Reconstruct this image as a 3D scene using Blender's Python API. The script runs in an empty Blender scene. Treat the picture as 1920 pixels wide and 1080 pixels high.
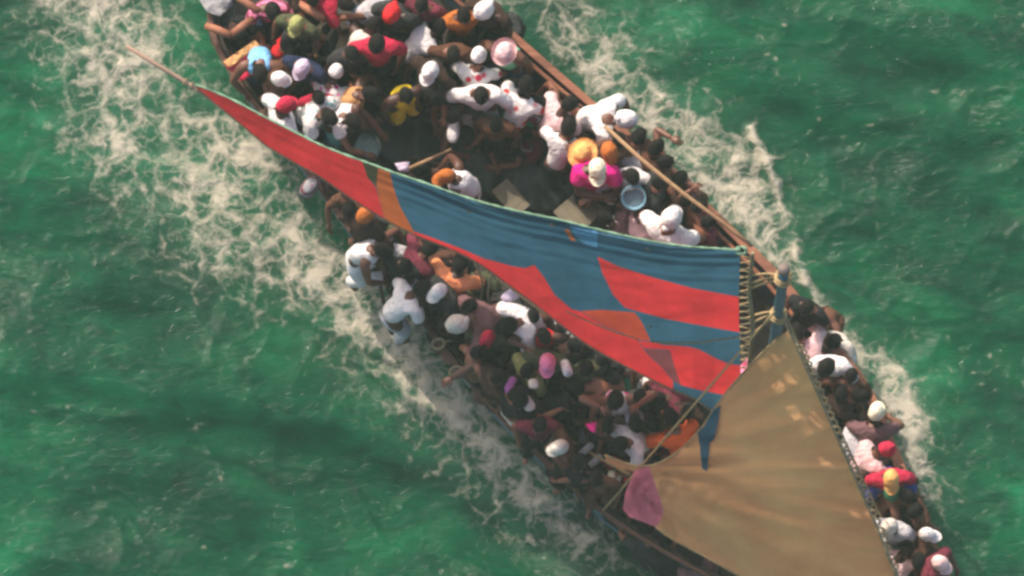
import bpy, math, random
import numpy as np
from mathutils import Vector, Matrix
from mathutils.geometry import delaunay_2d_cdt

random.seed(7)
rng = np.random.default_rng(11)
scene = bpy.context.scene
R = math.radians

# ------------------------------------------------------------------ camera
DIST = 815.0            # slant range of the aircraft to the boat, metres
WIDTH = 12.0            # metres of sea across the frame
TILT = R(15)            # 75 degrees of depression
cam_data = bpy.data.cameras.new('camera')
cam = bpy.data.objects.new('camera', cam_data)
scene.collection.objects.link(cam)
CAM = Vector((0, -DIST * math.sin(TILT), DIST * math.cos(TILT)))
cam.location = CAM
cam.rotation_euler = (TILT, 0, 0)
cam_data.sensor_width = 36
cam_data.lens = 36 * DIST / WIDTH
cam_data.clip_start = 1.0
cam_data.clip_end = 20000
scene.camera = cam

# ------------------------------------------------------------------ sky, sun, exposure
SUN_EL, SUN_LEFT = 40.0, 34.0       # sun stands to the upper left of the picture
world = bpy.data.worlds.new('World')
scene.world = world
world.use_nodes = True
wn = world.node_tree.nodes
wl = world.node_tree.links
for n in list(wn):
    wn.remove(n)
sky = wn.new('ShaderNodeTexSky')
sky.sky_type = 'NISHITA'
sky.sun_disc = False
sky.sun_elevation = R(SUN_EL)
sky.sun_rotation = R(-SUN_LEFT)
sky.air_density = 0.9
sky.dust_density = 5.0
sky.ozone_density = 0.4
bg = wn.new('ShaderNodeBackground')
bg.inputs['Strength'].default_value = 0.15
wo = wn.new('ShaderNodeOutputWorld')
wl.new(sky.outputs[0], bg.inputs['Color'])
wl.new(bg.outputs[0], wo.inputs['Surface'])

sun_dir = Vector((-math.sin(R(SUN_LEFT)) * math.cos(R(SUN_EL)),
                  math.cos(R(SUN_LEFT)) * math.cos(R(SUN_EL)), math.sin(R(SUN_EL))))
sd = bpy.data.lights.new('sun', 'SUN')
sd.energy = 3.0
sd.angle = R(0.53)
sd.color = (1.0, 0.88, 0.76)
sun = bpy.data.objects.new('sun', sd)
sun.location = sun_dir * 60
sun.rotation_euler = sun_dir.to_track_quat('Z', 'Y').to_euler()
scene.collection.objects.link(sun)

vs = scene.view_settings
vs.view_transform = 'Standard'
vs.look = 'None'
vs.exposure = 0.65
vs.gamma = 1.0
vs.use_curve_mapping = False
scene.render.engine = 'CYCLES'
scene.cycles.use_denoising = True
scene.cycles.use_adaptive_sampling = True
scene.cycles.adaptive_threshold = 0.025
scene.cycles.filter_width = 2.9
scene.cycles.max_bounces = 5
scene.cycles.diffuse_bounces = 3
scene.cycles.glossy_bounces = 2
scene.cycles.volume_bounces = 0
scene.cycles.caustics_reflective = False
scene.cycles.caustics_refractive = False

# ------------------------------------------------------------------ helpers
COL = scene.collection
PXM = 1920 / WIDTH
_cr = Matrix.Rotation(TILT, 3, 'X')


def at(px, py, z=0.0):
    """photo pixel and height above the sea -> world point"""
    d = _cr @ Vector(((px - 960) / PXM, (540 - py) / PXM, -DIST))
    t = (z - CAM.z) / d.z
    return CAM + d * t


def link(o, parent=None):
    COL.objects.link(o)
    if parent is not None:
        o.parent = parent
    return o


def tag(o, label=None, cat=None, group=None, kind=None):
    if label: o['label'] = label
    if cat: o['category'] = cat
    if group: o['group'] = group
    if kind: o['kind'] = kind
    return o


def mesh(name, v, f, mat=None, parent=None, smooth=True, mats=None, midx=None):
    me = bpy.data.meshes.new(name)
    me.from_pydata([tuple(map(float, p)) for p in v], [], [tuple(map(int, q)) for q in f])
    if smooth:
        me.polygons.foreach_set('use_smooth', [True] * len(me.polygons))
    for m in (mats or ([mat] if mat else [])):
        me.materials.append(m)
    if midx is not None:
        me.polygons.foreach_set('material_index', [int(i) for i in midx])
    me.update()
    return link(bpy.data.objects.new(name, me), parent)


def empty(name, loc=(0, 0, 0)):
    o = bpy.data.objects.new(name, None)
    o.location = loc
    o.empty_display_size = 0.2
    return link(o)


def join(parts):
    V, F, k = [], [], 0
    for v, f in parts:
        V.extend(v)
        F.extend([tuple(i + k for i in q) for q in f])
        k += len(v)
    return V, F


def tube(pts, rad, n=6, cap=True):
    pts = [Vector(p) for p in pts]
    if not hasattr(rad, '__len__'):
        rad = [rad] * len(pts)
    V, F = [], []
    up = Vector((0.13, 0.21, 0.97))
    for i, p in enumerate(pts):
        d = (pts[min(i + 1, len(pts) - 1)] - pts[max(i - 1, 0)])
        d = d.normalized() if d.length > 1e-9 else Vector((0, 0, 1))
        a = d.cross(up)
        if a.length < 1e-3:
            a = d.cross(Vector((1, 0, 0)))
        a.normalize()
        b = a.cross(d)
        for k in range(n):
            t = 2 * math.pi * k / n
            V.append(p + (a * math.cos(t) + b * math.sin(t)) * rad[i])
    for i in range(len(pts) - 1):
        for k in range(n):
            q = (k + 1) % n
            F.append((i * n + k, i * n + q, (i + 1) * n + q, (i + 1) * n + k))
    if cap:
        F.append(tuple(reversed(range(n))))
        F.append(tuple(range((len(pts) - 1) * n, len(pts) * n)))
    return V, F


def bez(pts, n=24):
    """Catmull-Rom through points"""
    P = [np.array(p, float) for p in pts]
    P = [2 * P[0] - P[1]] + P + [2 * P[-1] - P[-2]]
    out = []
    segs = len(P) - 3
    for s in range(segs):
        p0, p1, p2, p3 = P[s:s + 4]
        m = max(2, n // segs)
        for k in range(m):
            t = k / m
            out.append(0.5 * ((2 * p1) + (-p0 + p2) * t + (2 * p0 - 5 * p1 + 4 * p2 - p3) * t * t
                              + (-p0 + 3 * p1 - 3 * p2 + p3) * t ** 3))
    out.append(P[-2])
    return out


def boxm(cx, cy, cz, sx, sy, sz, bev=0.0):
    """box, its corners cut by bev"""
    b = bev
    V, F = [], []
    xs, ys, zs = sx / 2, sy / 2, sz / 2
    rings = [(-zs, b), (-zs + b, 0), (zs - b, 0), (zs, b)] if b else [(-zs, 0), (zs, 0)]
    for z, ins in rings:
        x, y = xs - ins, ys - ins
        V += [(cx - x, cy - y, cz + z), (cx + x, cy - y, cz + z), (cx + x, cy + y, cz + z), (cx - x, cy + y, cz + z)]
    m = len(rings)
    for i in range(m - 1):
        for k in range(4):
            q = (k + 1) % 4
            F.append((4 * i + k, 4 * i + q, 4 * i + 4 + q, 4 * i + 4 + k))
    F.append((3, 2, 1, 0))
    F.append(tuple(range(4 * m - 4, 4 * m)))
    return V, F


# lattice noise
_perm = rng.random((256, 256, 8))


def vnoise(x, y, s=0):
    x = np.asarray(x, float); y = np.asarray(y, float)
    xi = np.floor(x).astype(int); yi = np.floor(y).astype(int)
    fx = x - xi; fy = y - yi
    fx = fx * fx * fx * (fx * (fx * 6 - 15) + 10); fy = fy * fy * fy * (fy * (fy * 6 - 15) + 10)
    g = lambda a, b: _perm[a % 256, b % 256, s % 8]
    return ((g(xi, yi) * (1 - fx) + g(xi + 1, yi) * fx) * (1 - fy)
            + (g(xi, yi + 1) * (1 - fx) + g(xi + 1, yi + 1) * fx) * fy) * 2 - 1


def vnoise3(p, f, s=0):
    return (vnoise(p[:, 0] * f + 31.7, p[:, 1] * f + 11.3, s) + vnoise(p[:, 1] * f + 5.1, p[:, 2] * f + 77.9, s + 1)
            + vnoise(p[:, 2] * f + 13.3, p[:, 0] * f + 51.9, s + 2)) / 3


def srgb(r, g, b, k=1.0):
    f = lambda c: (c / 255 / 12.92) if c <= 10 else ((c / 255 + 0.055) / 1.055) ** 2.4
    return (f(r) * k, f(g) * k, f(b) * k, 1)


def new_mat(name):
    m = bpy.data.materials.new(name)
    m.use_nodes = True
    nt = m.node_tree
    for n in list(nt.nodes):
        nt.nodes.remove(n)
    out = nt.nodes.new('ShaderNodeOutputMaterial')
    p = nt.nodes.new('ShaderNodeBsdfPrincipled')
    nt.links.new(p.outputs[0], out.inputs['Surface'])
    return m, nt, p, out


def nnode(nt, t, **kw):
    n = nt.nodes.new(t)
    for k, v in kw.items():
        if k.startswith('i_'):
            n.inputs[k[2:].replace('_', ' ')].default_value = v
        else:
            setattr(n, k, v)
    return n


def mixcol(nt, fac, a, b, blend='MIX'):
    n = nt.nodes.new('ShaderNodeMix')
    n.data_type = 'RGBA'
    n.blend_type = blend
    for s, v in ((0, fac), (6, a), (7, b)):
        if hasattr(v, 'is_linked') or isinstance(v, bpy.types.NodeSocket):
            nt.links.new(v, n.inputs[s])
        else:
            n.inputs[s].default_value = v
    return n.outputs[2]


def ramp(nt, src, stops):
    n = nt.nodes.new('ShaderNodeValToRGB')
    e = n.color_ramp.elements
    while len(e) < len(stops):
        e.new(0.5)
    for i, (p, c) in enumerate(stops):
        e[i].position = p
        e[i].color = c if len(c) == 4 else (*c, 1)
    nt.links.new(src, n.inputs[0])
    return n.outputs[0]


def mathn(nt, op, a, b=None, c=None, clamp=False):
    n = nt.nodes.new('ShaderNodeMath')
    n.operation = op
    n.use_clamp = clamp
    for i, v in enumerate((a, b, c)):
        if v is None: continue
        if isinstance(v, bpy.types.NodeSocket):
            nt.links.new(v, n.inputs[i])
        else:
            n.inputs[i].default_value = v
    return n.outputs[0]


def simple(name, col, rough=0.75, var=0.25, scale=9.0, bump=0.15, bscale=40.0, transl=0.0, spec=0.3, stretch=None, bdist=0.02):
    """mottled procedural surface"""
    m, nt, p, out = new_mat(name)
    tc = nnode(nt, 'ShaderNodeTexCoord')
    src = tc.outputs['Object']
    if stretch:
        mp = nnode(nt, 'ShaderNodeMapping')
        mp.inputs['Scale'].default_value = stretch
        nt.links.new(src, mp.inputs[0])
        src = mp.outputs[0]
    nz = nnode(nt, 'ShaderNodeTexNoise', i_Scale=scale, i_Detail=5.0, i_Roughness=0.6)
    nt.links.new(src, nz.inputs['Vector'])
    lo = tuple(c * (1 - var) for c in col[:3]) + (1,)
    hi = tuple(min(0.9, c * (1 + var * 0.8)) for c in col[:3]) + (1,)
    c = ramp(nt, nz.outputs['Fac'], [(0.3, lo), (0.7, hi)])
    nt.links.new(c, p.inputs['Base Color'])
    p.inputs['Roughness'].default_value = rough
    p.inputs['Specular IOR Level'].default_value = spec
    nb = nnode(nt, 'ShaderNodeTexNoise', i_Scale=bscale, i_Detail=4.0)
    nt.links.new(src, nb.inputs['Vector'])
    bp = nnode(nt, 'ShaderNodeBump', i_Strength=bump, i_Distance=bdist)
    nt.links.new(nb.outputs['Fac'], bp.inputs['Height'])
    nt.links.new(bp.outputs[0], p.inputs['Normal'])
    if transl:
        tb = nnode(nt, 'ShaderNodeBsdfTranslucent')
        nt.links.new(c, tb.inputs['Color'])
        nt.links.new(bp.outputs[0], tb.inputs['Normal'])
        ms = nnode(nt, 'ShaderNodeMixShader')
        ms.inputs[0].default_value = transl
        nt.links.new(p.outputs[0], ms.inputs[1])
        nt.links.new(tb.outputs[0], ms.inputs[2])
        nt.links.new(ms.outputs[0], out.inputs['Surface'])
    return m


def wood(name, a, b, scale=3.0, rough=0.7):
    m, nt, p, out = new_mat(name)
    tc = nnode(nt, 'ShaderNodeTexCoord')
    mp = nnode(nt, 'ShaderNodeMapping')
    mp.inputs['Rotation'].default_value = (0, 0, R(44))
    mp.inputs['Scale'].default_value = (scale * 0.35, scale * 5, scale * 5)
    nt.links.new(tc.outputs['Object'], mp.inputs[0])
    nz = nnode(nt, 'ShaderNodeTexNoise', i_Scale=2.0, i_Detail=6.0, i_Roughness=0.65, i_Distortion=0.4)
    nt.links.new(mp.outputs[0], nz.inputs['Vector'])
    c = ramp(nt, nz.outputs['Fac'], [(0.28, a), (0.72, b)])
    n2 = nnode(nt, 'ShaderNodeTexNoise', i_Scale=2.2, i_Detail=5.0)
    nt.links.new(tc.outputs['Object'], n2.inputs['Vector'])
    dirt = ramp(nt, n2.outputs['Fac'], [(0.35, (0.55, 0.55, 0.55)), (0.65, (1, 1, 1))])
    c = mixcol(nt, 1.0, c, dirt, 'MULTIPLY')
    nt.links.new(c, p.inputs['Base Color'])
    p.inputs['Roughness'].default_value = rough
    bp = nnode(nt, 'ShaderNodeBump', i_Strength=0.35, i_Distance=0.01)
    nt.links.new(nz.outputs['Fac'], bp.inputs['Height'])
    nt.links.new(bp.outputs[0], p.inputs['Normal'])
    return m


# ------------------------------------------------------------------ hull outline (photo pixels, stern to bow)
HL = [(392, -130), (392, 40), (424, 125), (490, 215), (580, 330), (660, 440), (760, 565), (860, 695), (950, 797),
      (1050, 895), (1150, 978), (1250, 1040), (1350, 1095), (1500, 1180), (1680, 1275), (1858, 1365)]
HR = [(760, -140), (880, -10), (985, 82), (1100, 182), (1200, 268), (1290, 350), (1380, 435), (1470, 525), (1545, 620),
      (1625, 720), (1680, 840), (1725, 955), (1775, 1070), (1820, 1180), (1850, 1280), (1866, 1360)]
NS = 75
hl = np.array(bez(HL, NS))
hr = np.array(bez(HR, NS))
NS = len(hl)


def zgun(t):
    return 1.0 + 0.18 * max(0, (0.25 - t) / 0.25) ** 2 + 0.4 * max(0, (t - 0.55) / 0.45) ** 2


GL = [at(hl[i][0], hl[i][1], zgun(i / (NS - 1))) for i in range(NS)]
GR = [at(hr[i][0], hr[i][1], zgun(i / (NS - 1))) for i in range(NS)]
DECK = 0.35

# ------------------------------------------------------------------ the sea: one sheet, fine round the boat
FOAM_L = [(20, -300), (40, 0), (90, 120), (110, 210), (140, 300), (220, 395), (300, 480), (400, 545), (530, 610),
          (640, 680), (730, 790), (850, 880), (970, 980), (1060, 1050), (1200, 1110), (1400, 1200), (1500, 1180), (1150, 978),
          (860, 695), (660, 440), (490, 215), (352, 30), (200, -300)]
FOAM_R = [(930, -300), (1180, -120), (1120, 0), (1230, 60), (1240, 130), (1340, 205), (1420, 262), (1462, 350), (1492, 440), (1518, 530),
          (1555, 590), (1600, 625), (1700, 655), (1742, 740), (1758, 850), (1765, 930), (1735, 990), (1775, 1070), (1625, 720),
          (1470, 525), (1290, 350), (1100, 182), (985, 82), (880, -10), (760, -140)]
CREST = [(1405, 240), (1440, 300), (1462, 360), (1485, 430), (1500, 490), (1522, 545), (1545, 590)]


def seg_dist(x, y, poly, closed):
    d = np.full(x.shape, 1e9)
    n = len(poly)
    for i in range(n if closed else n - 1):
        ax, ay = poly[i]; bx, by = poly[(i + 1) % n]
        dx, dy = bx - ax, by - ay
        t = np.clip(((x - ax) * dx + (y - ay) * dy) / (dx * dx + dy * dy), 0, 1)
        d = np.minimum(d, np.hypot(x - ax - t * dx, y - ay - t * dy))
    return d


def inside(x, y, poly):
    r = np.zeros(x.shape, bool)
    n = len(poly)
    for i in range(n):
        ax, ay = poly[i]; bx, by = poly[(i + 1) % n]
        if ay == by: continue
        c = ((ay > y) != (by > y)) & (x < (bx - ax) * (y - ay) / (by - ay) + ax)
        r ^= c
    return r


def axis(lo, hi, step, far):
    a = list(np.arange(lo, hi + step / 2, step))
    s, p, q = step, a[0], a[-1]
    left, right = [], []
    while q < far:
        s *= 1.35
        q += s; right.append(q)
        p -= s; left.append(p)
    return np.array(left[::-1] + a + right)


def build_sea():
    st = 0.024
    xs = axis(-6.4, 6.4, st, 1500)
    ys = axis(-4.6, 3.9, st, 1500)
    X, Y = np.meshgrid(xs, ys)
    px = 960 + X * PXM
    py = 540 - Y * PXM * math.cos(TILT)
    near = np.clip((14 - np.maximum(abs(X), abs(Y))) / 6, 0, 1)
    # foam envelopes
    foam = np.zeros(X.shape)
    for poly, soft in ((FOAM_L, 150), (FOAM_R, 45)):
        ins = inside(px, py, poly)
        d = seg_dist(px, py, poly, True)
        foam = np.maximum(foam, np.where(ins, np.clip(0.28 + 0.72 * d / soft, 0, 1), np.clip(0.30 - d / 260, 0, 1)))
    hull = [tuple(p) for p in hl] + [tuple(p) for p in hr[::-1]]
    dh = seg_dist(px, py, hull, True)
    # the wake is torn: broad patches where the foam has thinned out
    n = vnoise(px / 170 + 3, py / 170 + 9, 1) * 0.6 + vnoise(px / 70, py / 70, 2) * 0.4
    foam = foam * np.clip(0.82 + 0.75 * n, 0.12, 1.2)
    # milky wash sliding along the lower starboard side
    foam = foam + 0.38 * np.exp(-((seg_dist(px, py, [(700, 560), (850, 735), (1010, 905), (1120, 985)], False) - 20) / 42) ** 2) * (0.75 + 0.5 * n)
    # thick wash close to both quarters
    foam = foam + 0.5 * np.exp(-(seg_dist(px, py, [(520, 330), (640, 470), (690, 560)], False) / 75) ** 2) * (0.6 + 0.6 * n)
    foam = foam + 0.32 * np.exp(-(seg_dist(px, py, [(230, 245), (420, 250), (520, 300)], False) / 45) ** 2) * (0.7 + 0.6 * n)
    foam = foam + 0.35 * np.exp(-(seg_dist(px, py, [(1300, 320), (1430, 450), (1500, 560), (1660, 720), (1730, 900)], False) / 45) ** 2) * (0.6 + 0.6 * n)
    foam = foam + 0.35 * np.exp(-(seg_dist(px, py, [(960, -10), (1060, 60), (1180, 190), (1300, 290)], False) / 60) ** 2) * (0.6 + 0.7 * n)
    cr = seg_dist(px + 6 * vnoise(px / 24, py / 24, 3), py, CREST, False)
    crest = np.exp(-(cr / 11) ** 2) * np.clip(0.8 + 0.6 * vnoise(px / 40, py / 40, 4), 0.3, 1)
    foam = foam + 1.1 * crest
    # scattered flecks on the open water
    fl = vnoise(px / 16, py / 11, 5) * 0.6 + vnoise(px / 90, py / 60, 6) * 0.6
    foam = np.maximum(foam, np.clip((fl - 0.72) * 1.4, 0, 0.5))
    foam = foam * near
    # waves
    Z = np.zeros(X.shape)
    u = X * 0.35 + Y * 0.94
    w = X * 0.94 - Y * 0.35
    Z += 0.06 * vnoise(u * 0.75 + 4, w * 0.28, 0)
    Z += 0.055 * vnoise(u * 1.7 + 9, w * 0.8 + 2, 1)
    ridge = 1 - abs(vnoise(u * 1.1 + 0.6 * vnoise(X, Y, 2), w * 0.5 + 7, 3))
    Z += 0.05 * ridge ** 2
    Z += 0.017 * (1 - abs(vnoise(u * 3.6 + 1.2 * vnoise(X * 1.5, Y * 1.5, 4), w * 1.8, 5))) ** 2
    Z += (0.0035 * vnoise(X * 6, Y * 6, 6) + 0.0012 * vnoise(X * 14, Y * 14, 7)) * (1 + 1.5 * np.clip(foam, 0, 1))
    # one steeper sea to the lower left, its back lit, its face dark
    sw = [(-400, 690), (150, 700), (300, 742), (430, 740), (520, 778), (650, 790), (800, 850), (1000, 960)]
    dsw = seg_dist(px, py, sw, False)
    sgn = np.interp(px, [p[0] for p in sw], [p[1] for p in sw]) - py      # + above the crest
    prof = np.where(sgn > 0, np.exp(-(dsw / 120) ** 2), np.exp(-(dsw / 38) ** 2))
    Z += 0.13 * prof * near
    Z += 0.07 * crest * near + 0.02 * foam * (vnoise(X * 9, Y * 9, 2) * 0.5 + 0.5)
    Z -= 0.10
    ny, nx = X.shape
    V = np.stack([X, Y, Z], -1).reshape(-1, 3)
    idx = np.arange(nx * ny).reshape(ny, nx)
    F = np.stack([idx[:-1, :-1], idx[:-1, 1:], idx[1:, 1:], idx[1:, :-1]], -1).reshape(-1, 4)
    me = bpy.data.meshes.new('sea')
    me.vertices.add(len(V))
    me.vertices.foreach_set('co', V.ravel())
    me.loops.add(F.size)
    me.loops.foreach_set('vertex_index', F.ravel())
    me.polygons.add(len(F))
    me.polygons.foreach_set('loop_start', np.arange(0, F.size, 4))
    me.polygons.foreach_set('use_smooth', np.ones(len(F), bool))
    at_ = me.attributes.new('foam', 'FLOAT', 'POINT')
    at_.data.foreach_set('value', foam.ravel().astype(np.float32))
    me.update()
    me.validate()
    o = link(bpy.data.objects.new('sea', me))
    tag(o, kind='structure')
    # material
    m, nt, p, out = new_mat('sea_water')
    tc = nnode(nt, 'ShaderNodeTexCoord')
    pos = tc.outputs['Object']
    at2 = nnode(nt, 'ShaderNodeAttribute', attribute_name='foam')
    fo = at2.outputs['Fac']
    n1 = nnode(nt, 'ShaderNodeTexNoise', i_Scale=0.42, i_Detail=5.0, i_Roughness=0.55, i_Distortion=0.6)
    mp = nnode(nt, 'ShaderNodeMapping')
    mp.inputs['Rotation'].default_value = (0, 0, R(25))
    mp.inputs['Scale'].default_value = (0.8, 1.5, 1)
    nt.links.new(pos, mp.inputs[0]); nt.links.new(mp.outputs[0], n1.inputs['Vector'])
    body = ramp(nt, n1.outputs['Fac'], [(0.30, SEA_A), (0.52, SEA_B), (0.72, SEA_C)])
    n9 = nnode(nt, 'ShaderNodeTexNoise', i_Scale=1.9, i_Detail=6.0, i_Roughness=0.6, i_Distortion=0.8)
    nt.links.new(mp.outputs[0], n9.inputs['Vector'])
    body = mixcol(nt, 0.75, body, ramp(nt, n9.outputs['Fac'], [(0.32, (0.42, 0.5, 0.5)), (0.68, (1.6, 1.5, 1.4))]), 'MULTIPLY')  # light and dark of the waves put into the colour, over uneven turbidity
    # warped lace of bubbles
    nw = nnode(nt, 'ShaderNodeTexNoise', i_Scale=2.6, i_Detail=4.0, i_Roughness=0.6)
    nt.links.new(pos, nw.inputs['Vector'])
    vm = nnode(nt, 'ShaderNodeVectorMath', operation='MULTIPLY_ADD')
    nt.links.new(nw.outputs['Color'], vm.inputs[0])
    vm.inputs[1].default_value = (0.55, 0.55, 0.0)
    nt.links.new(pos, vm.inputs[2])
    lace = None
    for sc_, wt in ((2.6, 1.0), (6.5, 0.8)):
        vo = nnode(nt, 'ShaderNodeTexVoronoi', feature='DISTANCE_TO_EDGE', i_Scale=sc_)
        vo.voronoi_dimensions = '2D'
        nt.links.new(vm.outputs[0], vo.inputs['Vector'])
        e = mathn(nt, 'MULTIPLY', vo.outputs['Distance'], 3.2)
        e = mathn(nt, 'SUBTRACT', 1.0, e, clamp=True)
        e = mathn(nt, 'MULTIPLY', e, wt)
        lace = e if lace is None else mathn(nt, 'MAXIMUM', lace, e)
    n3 = nnode(nt, 'ShaderNodeTexNoise', i_Scale=5.5, i_Detail=7.0, i_Roughness=0.68, i_Distortion=0.5)
    nt.links.new(pos, n3.inputs['Vector'])
    a = mathn(nt, 'MULTIPLY', lace, 0.58)
    a = mathn(nt, 'MULTIPLY_ADD', n3.outputs['Fac'], 1.52, a)
    a = mathn(nt, 'MULTIPLY_ADD', fo, 0.72, a)
    mask = nnode(nt, 'ShaderNodeMapRange', interpolation_type='SMOOTHSTEP')
    mask.inputs['From Min'].default_value = 1.34
    mask.inputs['From Max'].default_value = 2.12
    nt.links.new(a, mask.inputs['Value'])
    has = mathn(nt, 'MULTIPLY', fo, 6.0, clamp=True)
    mk = mathn(nt, 'MULTIPLY', mask.outputs[0], has)
    # bubbles just under the surface make the wake milky
    milk = mathn(nt, 'MULTIPLY', fo, 0.34, clamp=True)
    body = mixcol(nt, milk, body, SEA_MILK)
    nt.links.new(body, p.inputs['Base Color'])
    p.inputs['Roughness'].default_value = 0.11
    # sunlight spreads sideways under the surface, so shade on turbid water is soft
    p.inputs['Subsurface Weight'].default_value = SSS
    p.inputs['Subsurface Radius'].default_value = (0.5, 1.0, 0.8)
    p.inputs['Subsurface Scale'].default_value = 4.5
    p2 = nnode(nt, 'ShaderNodeBsdfPrincipled')
    p2.inputs['Base Color'].default_value = FOAM_C
    p2.inputs['Roughness'].default_value = 0.8
    p2.inputs['Specular IOR Level'].default_value = 0.2
    mx = nnode(nt, 'ShaderNodeMixShader')
    nt.links.new(mk, mx.inputs[0])
    nt.links.new(p.outputs[0], mx.inputs[1])
    nt.links.new(p2.outputs[0], mx.inputs[2])
    nt.links.new(mx.outputs[0], out.inputs['Surface'])
    p.inputs['IOR'].default_value = 1.333
    p.inputs['Specular IOR Level'].default_value = 0.2
    nb = nnode(nt, 'ShaderNodeTexNoise', i_Scale=9.0, i_Detail=5.0, i_Roughness=0.6, i_Distortion=0.7)
    nt.links.new(mp.outputs[0], nb.inputs['Vector'])
    hgt = mathn(nt, 'MULTIPLY_ADD', mk, 0.9, nb.outputs['Fac'])
    bp = nnode(nt, 'ShaderNodeBump', i_Strength=0.55, i_Distance=0.04)
    nt.links.new(hgt, bp.inputs['Height'])
    nt.links.new(bp.outputs[0], p.inputs['Normal'])
    nt.links.new(bp.outputs[0], p2.inputs['Normal'])
    me.materials.append(m)
    return o


SSS = 0.75
SEA_A = (0.0020, 0.037, 0.018, 1)
SEA_B = (0.0034, 0.072, 0.033, 1)
SEA_C = (0.0058, 0.130, 0.058, 1)
SEA_MILK = (0.085, 0.16, 0.11, 1)
FOAM_C = (0.40, 0.365, 0.29, 1)
build_sea()

# ------------------------------------------------------------------ the boat
W_DARK = wood('weathered_brown_wood', srgb(78, 50, 40), srgb(120, 82, 62))
W_RED = wood('red_brown_rail_wood', srgb(120, 66, 48), srgb(176, 116, 84))
W_TAN = wood('bare_pole_wood', srgb(150, 112, 80), srgb(196, 160, 118), scale=2.0)
W_DECK = wood('dark_wet_deck_wood', srgb(38, 32, 26), srgb(70, 56, 44))
W_BLUE = simple('blue_grey_hull_paint', srgb(84, 112, 126), rough=0.5, var=0.35, scale=6, bump=0.1)
W_PLY = wood('grey_plywood', srgb(96, 90, 74), srgb(132, 122, 98), scale=1.2)
MAST_P = simple('blue_grey_mast_paint', srgb(66, 104, 118), rough=0.55, var=0.3, scale=5)
ROPE = simple('tan_rope', srgb(176, 150, 108), rough=0.9, var=0.35, scale=30, bump=0.6, bscale=120)
ROPE_D = simple('worn_grey_rope', srgb(140, 128, 102), rough=0.9, var=0.4, scale=25, bump=0.6, bscale=120)
ROPE_G = simple('pale_green_rope', srgb(112, 144, 120), rough=0.9, var=0.5, scale=7, bump=0.5, bscale=120)

boat = empty('sailboat', at(1050, 560, 0))
tag(boat, 'long wooden sailboat crowded with people under patched red and blue mainsail', 'sailboat')
bpy.context.view_layer.update()
BINV = boat.matrix_world.inverted()


def bm_(name, v, f, mat, parent=None, **kw):
    """a piece of the boat; coordinates are given in the world"""
    o = mesh(name, v, f, mat, None, **kw)
    p = parent or boat
    o.parent = p
    if p is boat:
        o.matrix_parent_inverse = BINV
    return o


def sub(o, parent):
    o.parent = parent
    return o


def lerp(a, b, t):
    return a + (b - a) * t


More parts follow.
